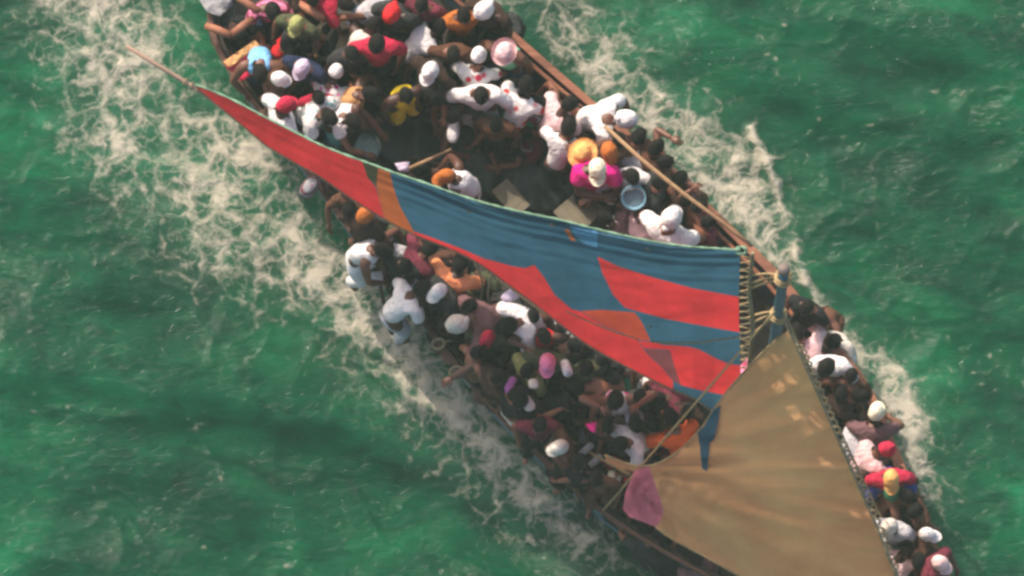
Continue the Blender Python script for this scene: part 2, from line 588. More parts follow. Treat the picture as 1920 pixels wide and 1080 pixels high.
def hull():
    V, F = [], []
    prof = [(0.0, 'g', 0.0), (0.012, 'g', -0.10), (0.05, 'z', 0.35), (0.11, 'z', 0.0), (0.24, 'z', -0.30), (0.5, 'z', -0.55)]
    rows = []
    for i in range(NS):
        C = (GL[i] + GR[i]) / 2
        ring = []
        t = i / (NS - 1)
        flare = 1.0 + 1.2 * max(0, (t - 0.6) / 0.4)
        left = []
        for fr, kind, h in prof:
            p = lerp(GL[i], C, min(0.5, fr * flare) * 2 if fr < .5 else 1.0)
            left.append(Vector((p.x, p.y, GL[i].z + h if kind == 'g' else h)))
        right = []
        for fr, kind, h in prof[:-1]:
            p = lerp(GR[i], C, min(0.5, fr * flare) * 2)
            right.append(Vector((p.x, p.y, GR[i].z + h if kind == 'g' else h)))
        # inner faces
        w = (GR[i] - GL[i]).length
        e = min(0.45, 0.045 / max(w, 0.1))
        li = [lerp(GL[i], GR[i], e), lerp(GL[i], GR[i], min(.47, e * 1.9))]
        ri = [lerp(GR[i], GL[i], e), lerp(GR[i], GL[i], min(.47, e * 1.9))]
        li[1] = Vector((li[1].x, li[1].y, DECK - 0.03)); ri[1] = Vector((ri[1].x, ri[1].y, DECK - 0.03))
        ring = left + right[::-1] + ri + li[::-1]
        rows.append(ring)
    n = len(rows[0])
    for r_ in rows: V += r_
    for i in range(NS - 1):
        for k in range(n):
            q = (k + 1) % n
            F.append((i * n + k, i * n + q, (i + 1) * n + q, (i + 1) * n + k))
    F.append(tuple(range(n)))
    F.append(tuple(reversed(range((NS - 1) * n, NS * n))))
    o = bm_('hull', V, F, W_BLUE, smooth=False)
    o['label'] = 'weathered blue grey and brown hull'
    # rail planks
    for side, G, O in (('l', GL, GR), ('r', GR, GL)):
        cuts = [0, 9, 19, 28, 38, 47, 56, 65, NS - 1]
        for a, b in zip(cuts[:-1], cuts[1:]):
            pv, pf = [], []
            ks = list(range(a, b + 1))
            for i in ks:
                p, q = G[i], O[i]
                d = (q - p); d.z = 0; d.normalize()
                gap = 0.004 if i in (a, b) else 0
                wd = 0.105 if side == 'r' else 0.05
                o1, o2 = p - d * 0.018, p + d * wd
                if (q - p).length < 0.25: o2 = p + d * 0.02
                zt, zb = p.z + 0.045, p.z + 0.004
                pv += [Vector((o1.x, o1.y, zb)), Vector((o1.x, o1.y, zt - .008)), Vector((o1.x + d.x * .008, o1.y + d.y * .008, zt)),
                       Vector((o2.x, o2.y, zt)), Vector((o2.x, o2.y, zb))]
            for j in range(len(ks) - 1):
                for k in range(5):
                    q = (k + 1) % 5
                    pf.append((j * 5 + k, j * 5 + q, j * 5 + 5 + q, j * 5 + 5 + k))
            pf.append((0, 1, 2, 3, 4)); pf.append(tuple(reversed(range(len(pv) - 5, len(pv)))))
            if side == 'l':
                pf = [tuple(reversed(x)) for x in pf]
            bm_('rail_plank', pv, pf, W_RED if side == 'r' else W_DARK, o, smooth=False)
        # inner stringer just below the rail
        pts = []
        for i in range(2, NS - 6):
            d = (O[i] - G[i]); d.z = 0; d.normalize()
            p = G[i] + d * (0.19 if side == 'r' else 0.10)
            pts.append((p.x, p.y, G[i].z - 0.02))
        v, f = tube(pts, 0.03, 5)
        bm_('stringer', v, f, W_RED if side == 'r' else W_DECK, o)
        for i in range(3, NS - 8, 4):
            d = (O[i] - G[i]); d.z = 0; d.normalize()
            a = G[i] + d * 0.075
            b = G[i] + d * 0.16
            v, f = tube([(a.x, a.y, G[i].z - 0.01), ((a.x + b.x) / 2 + d.x * .01, (a.y + b.y) / 2 + d.y * .01, 0.7), (b.x, b.y, DECK)], 0.028, 6)
            bm_('rib', v, f, W_DARK, o)
    # deck planks, bow to stern
    nb = 15
    for k in range(nb):
        f0, f1 = 0.045 + 0.91 * k / nb, 0.045 + 0.91 * (k + 1) / nb
        V, F = [], []
        js = list(range(0, NS - 4, 2))
        for i in js:
            a = lerp(GL[i], GR[i], f0); b = lerp(GL[i], GR[i], f1)
            d = (b - a).normalized() * 0.006
            a = a + d; b = b - d
            jz = 0.004 * math.sin(k * 7.1)
            V += [Vector((a.x, a.y, DECK + jz)), Vector((b.x, b.y, DECK + jz)), Vector((b.x, b.y, DECK - .025)), Vector((a.x, a.y, DECK - .025))]
        for j in range(len(js) - 1):
            for q in range(4):
                r_ = (q + 1) % 4
                F.append((j * 4 + q, j * 4 + 4 + q, j * 4 + 4 + r_, j * 4 + r_))
        F.append((0, 1, 2, 3)); F.append(tuple(reversed(range(len(V) - 4, len(V)))))
        bm_('deck_plank', V, F, W_DECK, o, smooth=False)
    return o


HULL = hull()

# mast
M0, M1 = at(1432, 806, DECK), at(1470, 506, 7.75)
pts = [lerp(M0, M1, t) for t in np.linspace(0, 1, 14)]
v, f = tube(pts, [0.085 - 0.028 * t for t in np.linspace(0, 1, 14)], 14)
mast = bm_('mast', v, f, MAST_P)
v, f = tube([M1 - Vector((0, 0, .02)), M1 + Vector((0, 0, .05))], [0.075, 0.07], 14)
bm_('mast_cap', v, f, wood('grey_mast_cap', srgb(112, 98, 92), srgb(140, 124, 114)), mast)


def mast_at(z):
    return lerp(M0, M1, (z - M0.z) / (M1.z - M0.z))


for z, w in ((7.45, 0.03), (7.3, 0.03), (5.75, .028), (5.62, .028)):
    c = mast_at(z)
    r0 = 0.085
    ring = [c + Vector((math.cos(a) * r0, math.sin(a) * r0, 0.02 * math.sin(a * 2))) for a in np.linspace(0, 2 * math.pi, 17)]
    v, f = tube(ring, w * .7, 5)
    bm_('rope_wrap', v, f, ROPE, mast)

# boom
B0, B1 = at(1402, 790, 1.75), at(236, 86, 2.45)
pts = [lerp(B0, B1, t) + Vector((0, 0, -0.05 * math.sin(math.pi * t))) for t in np.linspace(0, 1, 20)]
v, f = tube(pts, [0.06 - 0.036 * t ** 1.5 for t in np.linspace(0, 1, 20)], 10)
boom = bm_('boom', v, f, wood('pale_boom_wood', srgb(140, 112, 96), srgb(176, 146, 126), scale=2))
for t_ in (0.885, 0.895, 0.905):
    c = lerp(B0, B1, t_)
    ax = (B1 - B0).normalized()
    a = ax.cross(Vector((0, 0, 1))).normalized(); b = a.cross(ax)
    v, f = tube([c + (a * math.cos(q) + b * math.sin(q)) * .042 for q in np.linspace(0, 2 * math.pi, 13)], .011, 5)
    bm_('rope_wrap', v, f, ROPE_D, boom)

# ---------------- sails
LEECH = [(366, 159), (430, 185), (500, 222), (560, 252), (600, 272), (650, 292), (700, 310), (740, 325), (800, 345), (850, 363), (900, 379),
         (950, 392), (1000, 403), (1050, 413), (1100, 426), (1150, 438), (1200, 449), (1250, 458), (1300, 464), (1345, 467), (1388, 470)]
FOOT = [(366, 160), (400, 190), (450, 230), (500, 272), (550, 302), (600, 330), (650, 365), (700, 397), (740, 420), (780, 440), (850, 468),
        (900, 494), (950, 530), (1000, 567), (1050, 606), (1100, 644), (1150, 673), (1200, 699), (1250, 724), (1300, 745), (1340, 772), (1388, 790)]
LUFF = [(1387, 520), (1385, 560), (1386, 610), (1388, 660), (1389, 720)]


def poly_y(poly, x):
    return float(np.interp(x, [p[0] for p in poly], [p[1] for p in poly]))


def main_z(x, y):
    yl, yf = poly_y(LEECH, x), poly_y(FOOT, x)
    s = min(1, max(0, (y - yl) / max(6.0, yf - yl)))
    t = (x - 366) / (1388 - 366)
    zl = 2.62 + (7.45 - 2.62) * t
    zf = 2.55 + (2.0 - 2.55) * t
    belly = 1.0 + 0.55 * math.sin(math.pi * min(1, max(0, t)))
    z = zl + (zf - zl) * (s + (belly - 1) * .45 * (s * s - s))
    # tension folds running along the leech
    d = y - yl
    w = max(1.0, yf - yl)
    en = min(1.0, w / 60) * math.exp(-d / 30) * (0.35 + 2.0 * min(1, max(0, (t - .32) / .1)) * (1 - .65 * t))
    n_ = float(vnoise(x / 95 + 2, (d + 0.25 * x) / 13, 2)) * 0.018 + float(vnoise(x / 140, (d - .12 * x) / 30 + 5, 5)) * 0.030
    z += n_ * min(1, w / 70)
    fold = 0.062 * en * math.sin(d / 15 * 6.283 + 3 * math.sin(7 * t) + 0.8 * math.sin(19 * t))
    fold += 0.022 * min(1, w / 80) * math.exp(-((d - 45) / 40) ** 2) * math.sin(d / 27 * 6.283 + 5 * t)
    return z + fold


def sail_fabric(name, col, tr=0.5, wr=(1.0, 0.6), var=0.12, worn=1.0):
    """thin cloth the sun shines through, soft creases and stains"""
    m, nt, p, out = new_mat(name)
    tc = nnode(nt, 'ShaderNodeTexCoord')
    mp = nnode(nt, 'ShaderNodeMapping')
    mp.inputs['Rotation'].default_value = (0, 0, R(wr[1]))
    mp.inputs['Scale'].default_value = (0.6, 5.0, 0.9)
    nt.links.new(tc.outputs['Object'], mp.inputs[0])
    nz = nnode(nt, 'ShaderNodeTexNoise', i_Scale=1.6, i_Detail=6.0, i_Roughness=0.6, i_Distortion=0.5)
    nt.links.new(mp.outputs[0], nz.inputs['Vector'])
    st = nnode(nt, 'ShaderNodeTexNoise', i_Scale=1.1, i_Detail=7.0, i_Roughness=0.65)
    nt.links.new(tc.outputs['Object'], st.inputs['Vector'])
    lo = tuple(c * (1 - var * 1.6) for c in col[:3]) + (1,)
    hi = tuple(min(.9, c * (1 + var)) for c in col[:3]) + (1,)
    c = ramp(nt, st.outputs['Fac'], [(0.3, lo), (0.68, hi)])
    c = mixcol(nt, 0.55 * worn, c, ramp(nt, nz.outputs['Fac'], [(0.32, (0.66, .66, .64)), (0.62, (1, 1, 1))]), 'MULTIPLY')
    wv = nnode(nt, 'ShaderNodeTexNoise', i_Scale=75.0, i_Detail=2.0)
    nt.links.new(mp.outputs[0], wv.inputs['Vector'])
    c = mixcol(nt, 0.22 * worn, c, ramp(nt, wv.outputs['Fac'], [(0.3, (0.45, .45, .45)), (0.7, (1, 1, 1))]), 'MULTIPLY')
    nt.links.new(c, p.inputs['Base Color'])
    p.inputs['Roughness'].default_value = 0.8
    p.inputs['Specular IOR Level'].default_value = 0.2
    tb = nnode(nt, 'ShaderNodeBsdfTranslucent')
    nt.links.new(c, tb.inputs['Color'])
    ms = nnode(nt, 'ShaderNodeMixShader')
    ms.inputs[0].default_value = tr
    nt.links.new(p.outputs[0], ms.inputs[1])
    nt.links.new(tb.outputs[0], ms.inputs[2])
    nt.links.new(ms.outputs[0], out.inputs['Surface'])
    return m


S_RED = sail_fabric('red_sailcloth', srgb(236, 60, 66), 0.55)
S_BLUE = sail_fabric('blue_sailcloth', srgb(62, 108, 134), 0.5)
S_LBLUE = sail_fabric('light_blue_sailcloth', srgb(90, 152, 196), 0.5)
S_ORANGE = sail_fabric('orange_sailcloth', srgb(206, 110, 62), 0.5)
S_ORED = sail_fabric('orange_red_sailcloth', srgb(212, 84, 62), 0.5)
S_OLIVE = sail_fabric('olive_sailcloth', srgb(88, 84, 64), 0.4)
S_MAUVE = sail_fabric('mauve_sailcloth', srgb(150, 82, 88), 0.45)
S_TAN = sail_fabric('tan_canvas', srgb(255, 182, 127), 0.5, wr=(1.2, -35.0), var=0.14, worn=.45)
S_PINK = sail_fabric('pink_canvas', srgb(255, 138, 158), 0.55, wr=(1.0, -35.0), worn=.3)


def sail(outline, panels, zfun, step, base):
    """cut one cloth surface along the panel seams; returns a list of (panel, verts, faces)"""
    pts, edges = [], []

    def ring(poly):
        k = len(pts)
        dense = []
        for a, b in zip(poly, poly[1:] + poly[:1]):
            m = max(1, int(math.hypot(b[0] - a[0], b[1] - a[1]) / step))
            for j in range(m):
                dense.append((a[0] + (b[0] - a[0]) * j / m, a[1] + (b[1] - a[1]) * j / m))
        pts.extend(dense)
        edges.extend([(k + j, k + (j + 1) % len(dense)) for j in range(len(dense))])

    ring(outline)
    for _, pl in panels: ring(pl)
    ox = np.array(outline)
    x0, y0 = ox.min(0); x1, y1 = ox.max(0)
    gx, gy = np.meshgrid(np.arange(x0, x1, step), np.arange(y0, y1, step))
    gx = gx + (np.arange(gx.shape[0]) % 2)[:, None] * step / 2
    ins = inside(gx, gy, outline) & (seg_dist(gx, gy, outline, True) > step * .55)
    for _, pl in panels:
        ins &= seg_dist(gx, gy, pl, True) > step * .45
    pts += [(float(a), float(b)) for a, b in zip(gx[ins], gy[ins])]
    vs_, _, fs, _, _, _ = delaunay_2d_cdt([Vector(p) for p in pts], edges, [], 0, 1e-4)
    vx = np.array([tuple(p) for p in vs_])
    fs = [f_ for f_ in fs if len(f_) == 3]
    cen = np.array([vx[list(f_)].mean(0) for f_ in fs])
    own = np.full(len(fs), -1)
    own[inside(cen[:, 0], cen[:, 1], outline)] = 0
    for k, (_, pl) in enumerate(panels):
        own[(own >= 0) & inside(cen[:, 0], cen[:, 1], pl)] = k + 1
    P3 = [at(p[0], p[1], zfun(p[0], p[1])) for p in vx]
    out = []
    for k in range(len(panels) + 1):
        sel = [fs[j] for j in np.nonzero(own == k)[0]]
        if not sel: continue
        used = sorted({i for f_ in sel for i in f_})
        mp_ = {i: n for n, i in enumerate(used)}
        # every face turned the same way, towards the picture side of the cloth
        ff = []
        for f_ in sel:
            a, b, c = (vx[i] for i in f_)
            cw = (b[0] - a[0]) * (c[1] - a[1]) - (b[1] - a[1]) * (c[0] - a[0]) > 0
            ff.append(tuple(mp_[i] for i in (reversed(f_) if cw else f_)))
        out.append((base if k == 0 else panels[k - 1][0], [P3[i] for i in used], ff))
    return out


def foot_from(x0, x1, rev=False):
    s = [p for p in FOOT if x0 < p[0] < x1]
    s = [(x0, poly_y(FOOT, x0) + 2)] + [(p[0], p[1] + 2) for p in s] + [(x1, poly_y(FOOT, x1) + 2)]
    return s[::-1] if rev else s


def leech_from(x0, x1):
    s = [p for p in LEECH if x0 < p[0] < x1]
    return [(x0, poly_y(LEECH, x0) - 2)] + [(p[0], p[1] - 2) for p in s] + [(x1, poly_y(LEECH, x1) - 2)]


main_out = LEECH + LUFF + FOOT[1:][::-1]
main_panels = [
    (('red_panel', S_RED), [(360, 150)] + leech_from(380, 678) + [(690, 334), (704, 350), (713, 380), (722, 415)] + foot_from(380, 722, True)),
    (('olive_panel', S_OLIVE), leech_from(678, 709) + [(706, 350), (690, 334)]),
    (('orange_panel', S_ORANGE), leech_from(709, 730) + [(738, 352), (750, 387), (776, 434)] + foot_from(722, 776, True) + [(713, 380), (706, 350)]),
    (('red_foot_panel', S_RED), [(776, 434), (800, 442), (867, 467), (905, 484), (960, 499), (984, 503), (1002, 497), (1020, 520), (1040, 553),
                                (1072, 580), (1088, 584), (1135, 612), (1196, 638), (1206, 655), (1222, 672), (1244, 692), (1262, 716)] + foot_from(776, 1262, True)),
    (('red_upper_panel', S_RED), [(1120, 481), (1160, 500), (1230, 522), (1300, 541), (1392, 558), (1392, 624), (1330, 613), (1250, 598), (1172, 577), (1150, 553), (1130, 513)]),
    (('orange_lower_panel', S_ORED), [(1088, 583), (1130, 581), (1190, 586), (1202, 602), (1220, 639), (1196, 637), (1135, 611)]),
    (('red_lower_panel', S_RED), [(1198, 639), (1222, 641), (1245, 647), (1290, 650), (1310, 655), (1340, 671), (1365, 682), (1394, 686), (1394, 742), (1355, 740),
                                 (1310, 731), (1276, 722), (1266, 690), (1256, 656), (1206, 653)]),
    (('mauve_panel', S_MAUVE), [(1206, 654), (1256, 657), (1266, 690), (1276, 721), (1262, 715), (1244, 691), (1222, 671)]),
    (('light_blue_panel', S_LBLUE), leech_from(1066, 1120) + [(1120, 464), (1096, 458), (1076, 438)]),
    (('orange_patch', S_ORANGE), [(1058, 430), (1067, 431), (1079, 452), (1070, 450)]),
]
parts = sail(main_out, main_panels, main_z, 3.4, ('mainsail', S_BLUE))
mainsail = None
for (nm, mt), v, f in parts:
    o = bm_(nm, v, f, mt, mainsail)
    if mainsail is None:
        mainsail = o
        o['label'] = 'patched blue and red mainsail'

# bolt ropes round the mainsail
lp = [at(x, y - 1, main_z(x, y) + 0.015) for x, y in bez(LEECH, 120)]
v, f = tube(lp, [0.0125 + 0.004 * math.sin(i * 1.9) + .003 * random.random() for i in range(len(lp))], 6)
bm_('leech_rope', v, f, ROPE_G, mainsail)
fp = [at(x, y + 2, main_z(x, y) + 0.01) for x, y in bez(FOOT, 100)]
v, f = tube(fp, 0.012, 5)
bm_('foot_rope', v, f, ROPE_D, mainsail)
v, f = tube([at(x, y, main_z(x, y) + .03) for x, y in bez([(1222, 641), (1260, 644), (1310, 642), (1350, 637), (1389, 632)], 24)], 0.012, 5)
bm_('reef_rope', v, f, ROPE_D, mainsail)
v, f = tube([at(x, y, main_z(x, y) + .03) for x, y in bez([(1062, 584), (1100, 601), (1150, 621), (1198, 637)], 20)], 0.010, 5)
bm_('reef_rope', v, f, ROPE_D, mainsail)
# knot at the peak
c = at(1390, 470, 7.47)
v, f = tube([c + Vector((.055 * math.cos(a), .045 * math.sin(a), .02 * math.sin(3 * a))) for a in np.linspace(0, 2 * math.pi, 17)], .02, 6)
bm_('peak_knot', v, f, ROPE_G, mainsail)
for (x, y) in ((1036, 422), (1215, 466), (1218, 611), (880, 395)):
    c = at(x, y, main_z(x, y) + .012)
    v, f = tube([c + Vector((.022 * math.cos(a), .02 * math.sin(a), 0)) for a in np.linspace(0, 2 * math.pi, 11)], .008, 5)
    bm_('eyelet', v, f, ROPE_D, mainsail)


def luff_z(y):
    return main_z(1387, y)


# luff rope standing off the cloth, with its zigzag lacing
lr = [at(1408 + 3 * math.sin(y / 23), y, luff_z(y) - 0.02) for y in range(474, 770, 8)]
v, f = tube(lr, 0.026, 6)
bm_('luff_rope', v, f, ROPE_D, mainsail)
y = 480
k = 0
while y < 740:
    a = at(1386, y, luff_z(y) + .01); b = at(1409, y + 7, luff_z(y + 7) + .02)
    c_ = at(1387, y + 13, luff_z(y + 13) + .01)
    mid = lerp(a, b, .5) + Vector((0, 0.01 * math.sin(k), .05))
    v, f = tube(bez([a, mid, b, lerp(b, c_, .5) - Vector((0, 0, .03)), c_], 12), 0.008, 5)
    bm_('lacing', v, f, (ROPE, ROPE_D)[k % 2], mainsail)
    y += 13 + 3 * math.sin(k * 2.3)
    k += 1
for (x0, y0, zt, dy) in ((1410, 530, 7.4, 0), (1409, 540, 7.25, 4), (1410, 606, 5.75, 0), (1408, 628, 5.6, 6), (1412, 592, 5.8, -3), (1411, 516, 7.5, -6)):
    b = mast_at(zt)
    a = at(x0, y0, luff_z(y0))
    m_ = lerp(a, b, .5) + Vector((0, .03, -.04))
    v, f = tube(bez([a, m_, b + Vector((-.05, 0, 0))], 12), 0.016, 5)
    bm_('mast_tie', v, f, ROPE, mainsail)

# ---------------- jib
JLEECH = [(1460, 632), (1430, 660), (1392, 700), (1362, 735), (1337, 770), (1312, 805), (1282, 838), (1247, 862), (1216, 873), (1180, 870), (1134, 853)]
JLUFF = [(1478, 620), (1491, 640), (1515, 690), (1545, 760), (1575, 830), (1610, 910), (1645, 990), (1680, 1080), (1740, 1220), (1800, 1345)]
JFOOT = [(1700, 1290), (1560, 1180), (1430, 1105), (1330, 1048), (1260, 1010), (1229, 988), (1204, 978), (1180, 969), (1168, 955), (1172, 925), (1189, 884), (1165, 880), (1138, 866)]
jib_out = JLUFF + JFOOT + JLEECH[::-1]
Hj, Cj, Tj = np.array([1478, 620, 5.1]), np.array([1140, 900, 2.1]), np.array([1800, 1350, 1.75])
_M = np.linalg.inv(np.array([[Hj[0], Cj[0], Tj[0]], [Hj[1], Cj[1], Tj[1]], [1, 1, 1]]))


def jib_z(x, y):
    b = _M @ np.array([x, y, 1.0])
    z = b[0] * Hj[2] + b[1] * Cj[2] + b[2] * Tj[2]
    bb = np.clip(b, 0, 1)
    z += 6.0 * bb[0] * bb[1] * bb[2] * 1.6 + 0.5 * bb[0] * bb[1]
    # creases fanning out from the clew
    ang = math.atan2(y - 880, x - 1150)
    r = math.hypot(x - 1150, y - 880)
    z += 0.055 * math.sin(ang * 30 + 2 * math.sin(r / 60)) * math.exp(-((r - 110) / 130) ** 2)
    z += 0.06 * float(vnoise(ang * 16, r / 150, 3)) + 0.022 * float(vnoise(ang * 45, r / 90, 4))
    z += 0.018 * math.sin(x / 37 + y / 61) * math.sin(y / 83 - x / 120 + 1)
    return float(z)


jparts = sail(jib_out, [(('pink_panel', S_PINK), [(1189, 883), (1216, 871), (1226, 900), (1236, 930), (1244, 955), (1239, 975), (1228, 992), (1180, 974), (1160, 957), (1166, 925)])],
              jib_z, 9.0, ('jib', S_TAN))
jib = None
for (nm, mt), v, f in jparts:
    o = bm_(nm, v, f, mt, jib)
    if jib is None:
        jib = o
        o['label'] = 'stained tan canvas jib'
# blue strip of cloth trailing over the jib
strip = [(1338, 768), (1352, 760), (1340, 822), (1330, 832), (1326, 884), (1316, 878), (1312, 834), (1308, 812), (1322, 796)]
sp = sail(strip, [], lambda x, y: jib_z(x, y) + 0.035 + .015 * math.sin(y / 9), 6.0, ('blue_streamer', S_BLUE))
for (nm, mt), v, f in sp:
    bm_(nm, v, f, mt, jib)
for poly, rr, mt, nm in ((JLUFF, 0.016, ROPE_D, 'luff_rope'), (JLEECH, 0.011, ROPE, 'leech_rope'), (JFOOT[:6], .011, ROPE, 'foot_rope')):
    v, f = tube([at(x, y, jib_z(x, y) + .005) for x, y in bez(poly, 50)], rr, 5)
    bm_(nm, v, f, mt, jib)
# hanks: rope loops tying the jib to its stay
jl = bez(JLUFF, 90)
for i in range(12, 70, 2):
    x, y = jl[i]
    z = jib_z(x, y)
    a = at(x - 2, y, z + .01); b = at(x + 13, y + 3, z - .03); c_ = at(x + 6, y + 12, z)
    v, f = tube(bez([a, lerp(a, b, .5) + Vector((0, 0, .05)), b, c_, a], 14), 0.012 + .004 * random.random(), 5)
    bm_('hank', v, f, ROPE_D if i % 4 else ROPE, jib)

# standing and running rigging


def rigging(nm, pts, r_, mt=ROPE, n=16):
    v, f = tube(bez(pts, n) if len(pts) > 2 else [lerp(Vector(pts[0]), Vector(pts[1]), t) for t in np.linspace(0, 1, n)], r_, 6)
    return bm_(nm, v, f, mt)


rigging('shroud', [mast_at(6.1), at(1130, 958, 1.05)], 0.014)
rigging('shroud', [mast_at(6.2), at(1668, 1004, 1.2)], 0.012)
st0 = at(1490, 640, jib_z(1490, 640)) + Vector((.08, 0, 0)); st1 = at(1806, 1352, 1.6)
rigging('forestay', [mast_at(6.0), st1], 0.012, ROPE_D)
rigging('side_rope', [at(975, 768, 1.15), at(1040, 808, 1.1), at(1105, 848, 1.15), at(1180, 890, 1.5)], 0.02)
rigging('side_rope', [at(905, 480, 2.05), at(985, 545, 1.98), at(1096, 632, 1.95), at(1150, 664, 1.92), at(1235, 716, 1.9)], 0.016, ROPE, 30)
rigging('side_rope', [at(1096, 632, 1.95), at(1066, 650, 1.2)], 0.014)
v, f = tube([at(1096, 632, 1.95) + Vector((.03 * math.cos(a), .03 * math.sin(a), 0)) for a in np.linspace(0, 2 * math.pi, 11)], .016, 5)
bm_('rope_knot', v, f, ROPE)
rigging('sheet', [at(890, 490, 2.0), at(905, 535, 1.6), at(895, 580, 1.1)], 0.014, ROPE_D)
rigging('sheet', [at(930, 520, 1.95), at(1010, 580, 1.75), at(1095, 630, 1.95)], 0.010, ROPE)
rigging('sheet', [at(920, 515, 1.95), at(915, 560, 1.5), at(930, 590, 1.2)], 0.014, ROPE_D)
# bowsprit, out of the picture but on the boat
v, f = tube([at(1700, 1180, 1.3), at(1830, 1400, 1.75)], [.07, .045], 10)
bm_('bowsprit', v, f, W_TAN)
# rope strops hung over the starboard rail
for (x, y, dx) in ((822, 645, -1), (856, 697, -1)):
    c = at(x, y, 1.06)
    v, f = tube([c + Vector((.075 * math.cos(a), .06 * math.sin(a), .03 * math.cos(a))) for a in np.linspace(0, 2 * math.pi, 17)], .02, 6)
    bm_('rope_strop', v, f, ROPE_D)
    rigging('strop_tail', [c + Vector((.05, .03, 0)), at(x + 22, y - 6, 1.1), at(x + 34, y - 14, 1.0)], 0.014, ROPE_D, 10)
# stern rail timbers
for a, b, z in (((386, 48), (432, 66), 1.32), ((432, 66), (476, 34), 1.35), ((446, -6), (486, 22), 1.5), ((560, 6), (606, 36), 1.6), ((606, 36), (690, 30), 1.35)):
    v, f = tube([at(*a, z), lerp(at(*a, z), at(*b, z + .05), .5) + Vector((0, 0, .01)), at(*b, z + .05)], [.045, .05, .045], 8)
    bm_('stern_timber', v, f, W_RED)

# ------------------------------------------------------------------ people
CLOTH = {}
PAL = {'white': (226, 220, 218), 'offwhite': (206, 198, 186), 'grey': (150, 148, 150), 'palegrey': (186, 182, 186), 'black': (34, 36, 36), 'charcoal': (54, 54, 54),
       'navy': (38, 46, 72), 'denim': (62, 78, 106), 'brown': (92, 62, 48), 'darkbrown': (58, 42, 36), 'tan': (196, 146, 98), 'maroon': (110, 46, 60),
       'crimson': (186, 40, 70), 'red': (206, 40, 46), 'magenta': (226, 30, 136), 'pink': (238, 130, 168), 'palepink': (228, 190, 190), 'orange': (240, 104, 50), 'peach': (232, 140, 96),
       'yellow': (236, 204, 40), 'olive': (150, 152, 96), 'darkolive': (78, 82, 58), 'green': (52, 116, 84), 'mint': (128, 204, 160), 'teal': (110, 172, 168), 'lightblue': (120, 174, 216),
       'blue': (66, 76, 148), 'lilac': (196, 180, 200), 'purple': (150, 86, 150), 'mauve': (112, 82, 84), 'straw': (226, 170, 104), 'rust': (176, 100, 48), 'cream': (232, 222, 196)}


def cloth(c):
    if c in CLOTH: return CLOTH[c]
    base = {'pinkstripe': 'pink', 'floral': 'white', 'whitered': 'white', 'whiteprint': 'white', 'pinkprint': 'white', 'check': 'grey'}.get(c, c)
    col = srgb(*PAL[base])
    m = simple('cloth_' + c, col, rough=0.9, var=0.16, scale=7, bump=0.8, bscale=17, transl=0.0, spec=0.15, bdist=.05)
    if base != c:
        nt = m.node_tree
        p = next(n for n in nt.nodes if n.type == 'BSDF_PRINCIPLED')
        src = p.inputs['Base Color'].links[0].from_socket
        tc = next(n for n in nt.nodes if n.type == 'TEX_COORD')
        if c in ('pinkstripe', 'check'):
            w = nnode(nt, 'ShaderNodeTexWave', i_Scale=5.5, i_Distortion=1.0)
            w.bands_direction = 'Z'
            fac = ramp(nt, w.outputs['Fac'], [(0.45, (0, 0, 0)), (0.55, (1, 1, 1))])
            b = srgb(*PAL['maroon'])
        else:
            w = nnode(nt, 'ShaderNodeTexVoronoi', i_Scale={'floral': 14, 'whitered': 6, 'whiteprint': 7, 'pinkprint': 11}[c])
            fac = ramp(nt, w.outputs['Distance'], [(0.25, (1, 1, 1)), (0.36, (0, 0, 0))])
            b = srgb(*PAL[{'floral': 'teal', 'whitered': 'red', 'whiteprint': 'crimson', 'pinkprint': 'magenta'}[c]])
        nt.links.new(tc.outputs['Object'], w.inputs['Vector'])
        nt.links.new(mixcol(nt, fac, src, b), p.inputs['Base Color'])
    CLOTH[c] = m
    return m


SKINS = [simple('skin_tone', c, rough=0.48, var=0.14, scale=11, bump=0.12, bscale=60, spec=0.45) for c in
         (srgb(86, 54, 42), srgb(104, 66, 50), srgb(122, 78, 60), srgb(72, 46, 38), srgb(148, 98, 76))]
HAIR = simple('black_hair', srgb(26, 22, 20), rough=0.85, var=0.5, scale=40, bump=1.0, bscale=110, spec=0.2)
EYE = simple('eye_white', srgb(220, 214, 204), rough=0.3, var=0.05, bump=0)
PUPIL = simple('dark_pupil', srgb(24, 16, 14), rough=0.2, var=0.05, bump=0)
LIP = simple('lips', srgb(110, 58, 56), rough=0.5, var=0.1, bump=0.05)


def ellipsoid(rx, ry, rz, nu=16, nv=11, top=1.0, bot=-1.0):
    V, F = [], []
    for j in range(nv + 1):
        s = bot + (top - bot) * j / nv
        a = s * math.pi / 2
        for i in range(nu):
            t = 2 * math.pi * i / nu
            V.append([rx * math.cos(a) * math.sin(t), ry * math.cos(a) * math.cos(t), rz * math.sin(a)])
    for j in range(nv):
        for i in range(nu):
            q = (i + 1) % nu
            F.append((j * nu + i, (j + 1) * nu + i, (j + 1) * nu + q, j * nu + q))
    return V, [tuple(reversed(f)) for f in F]


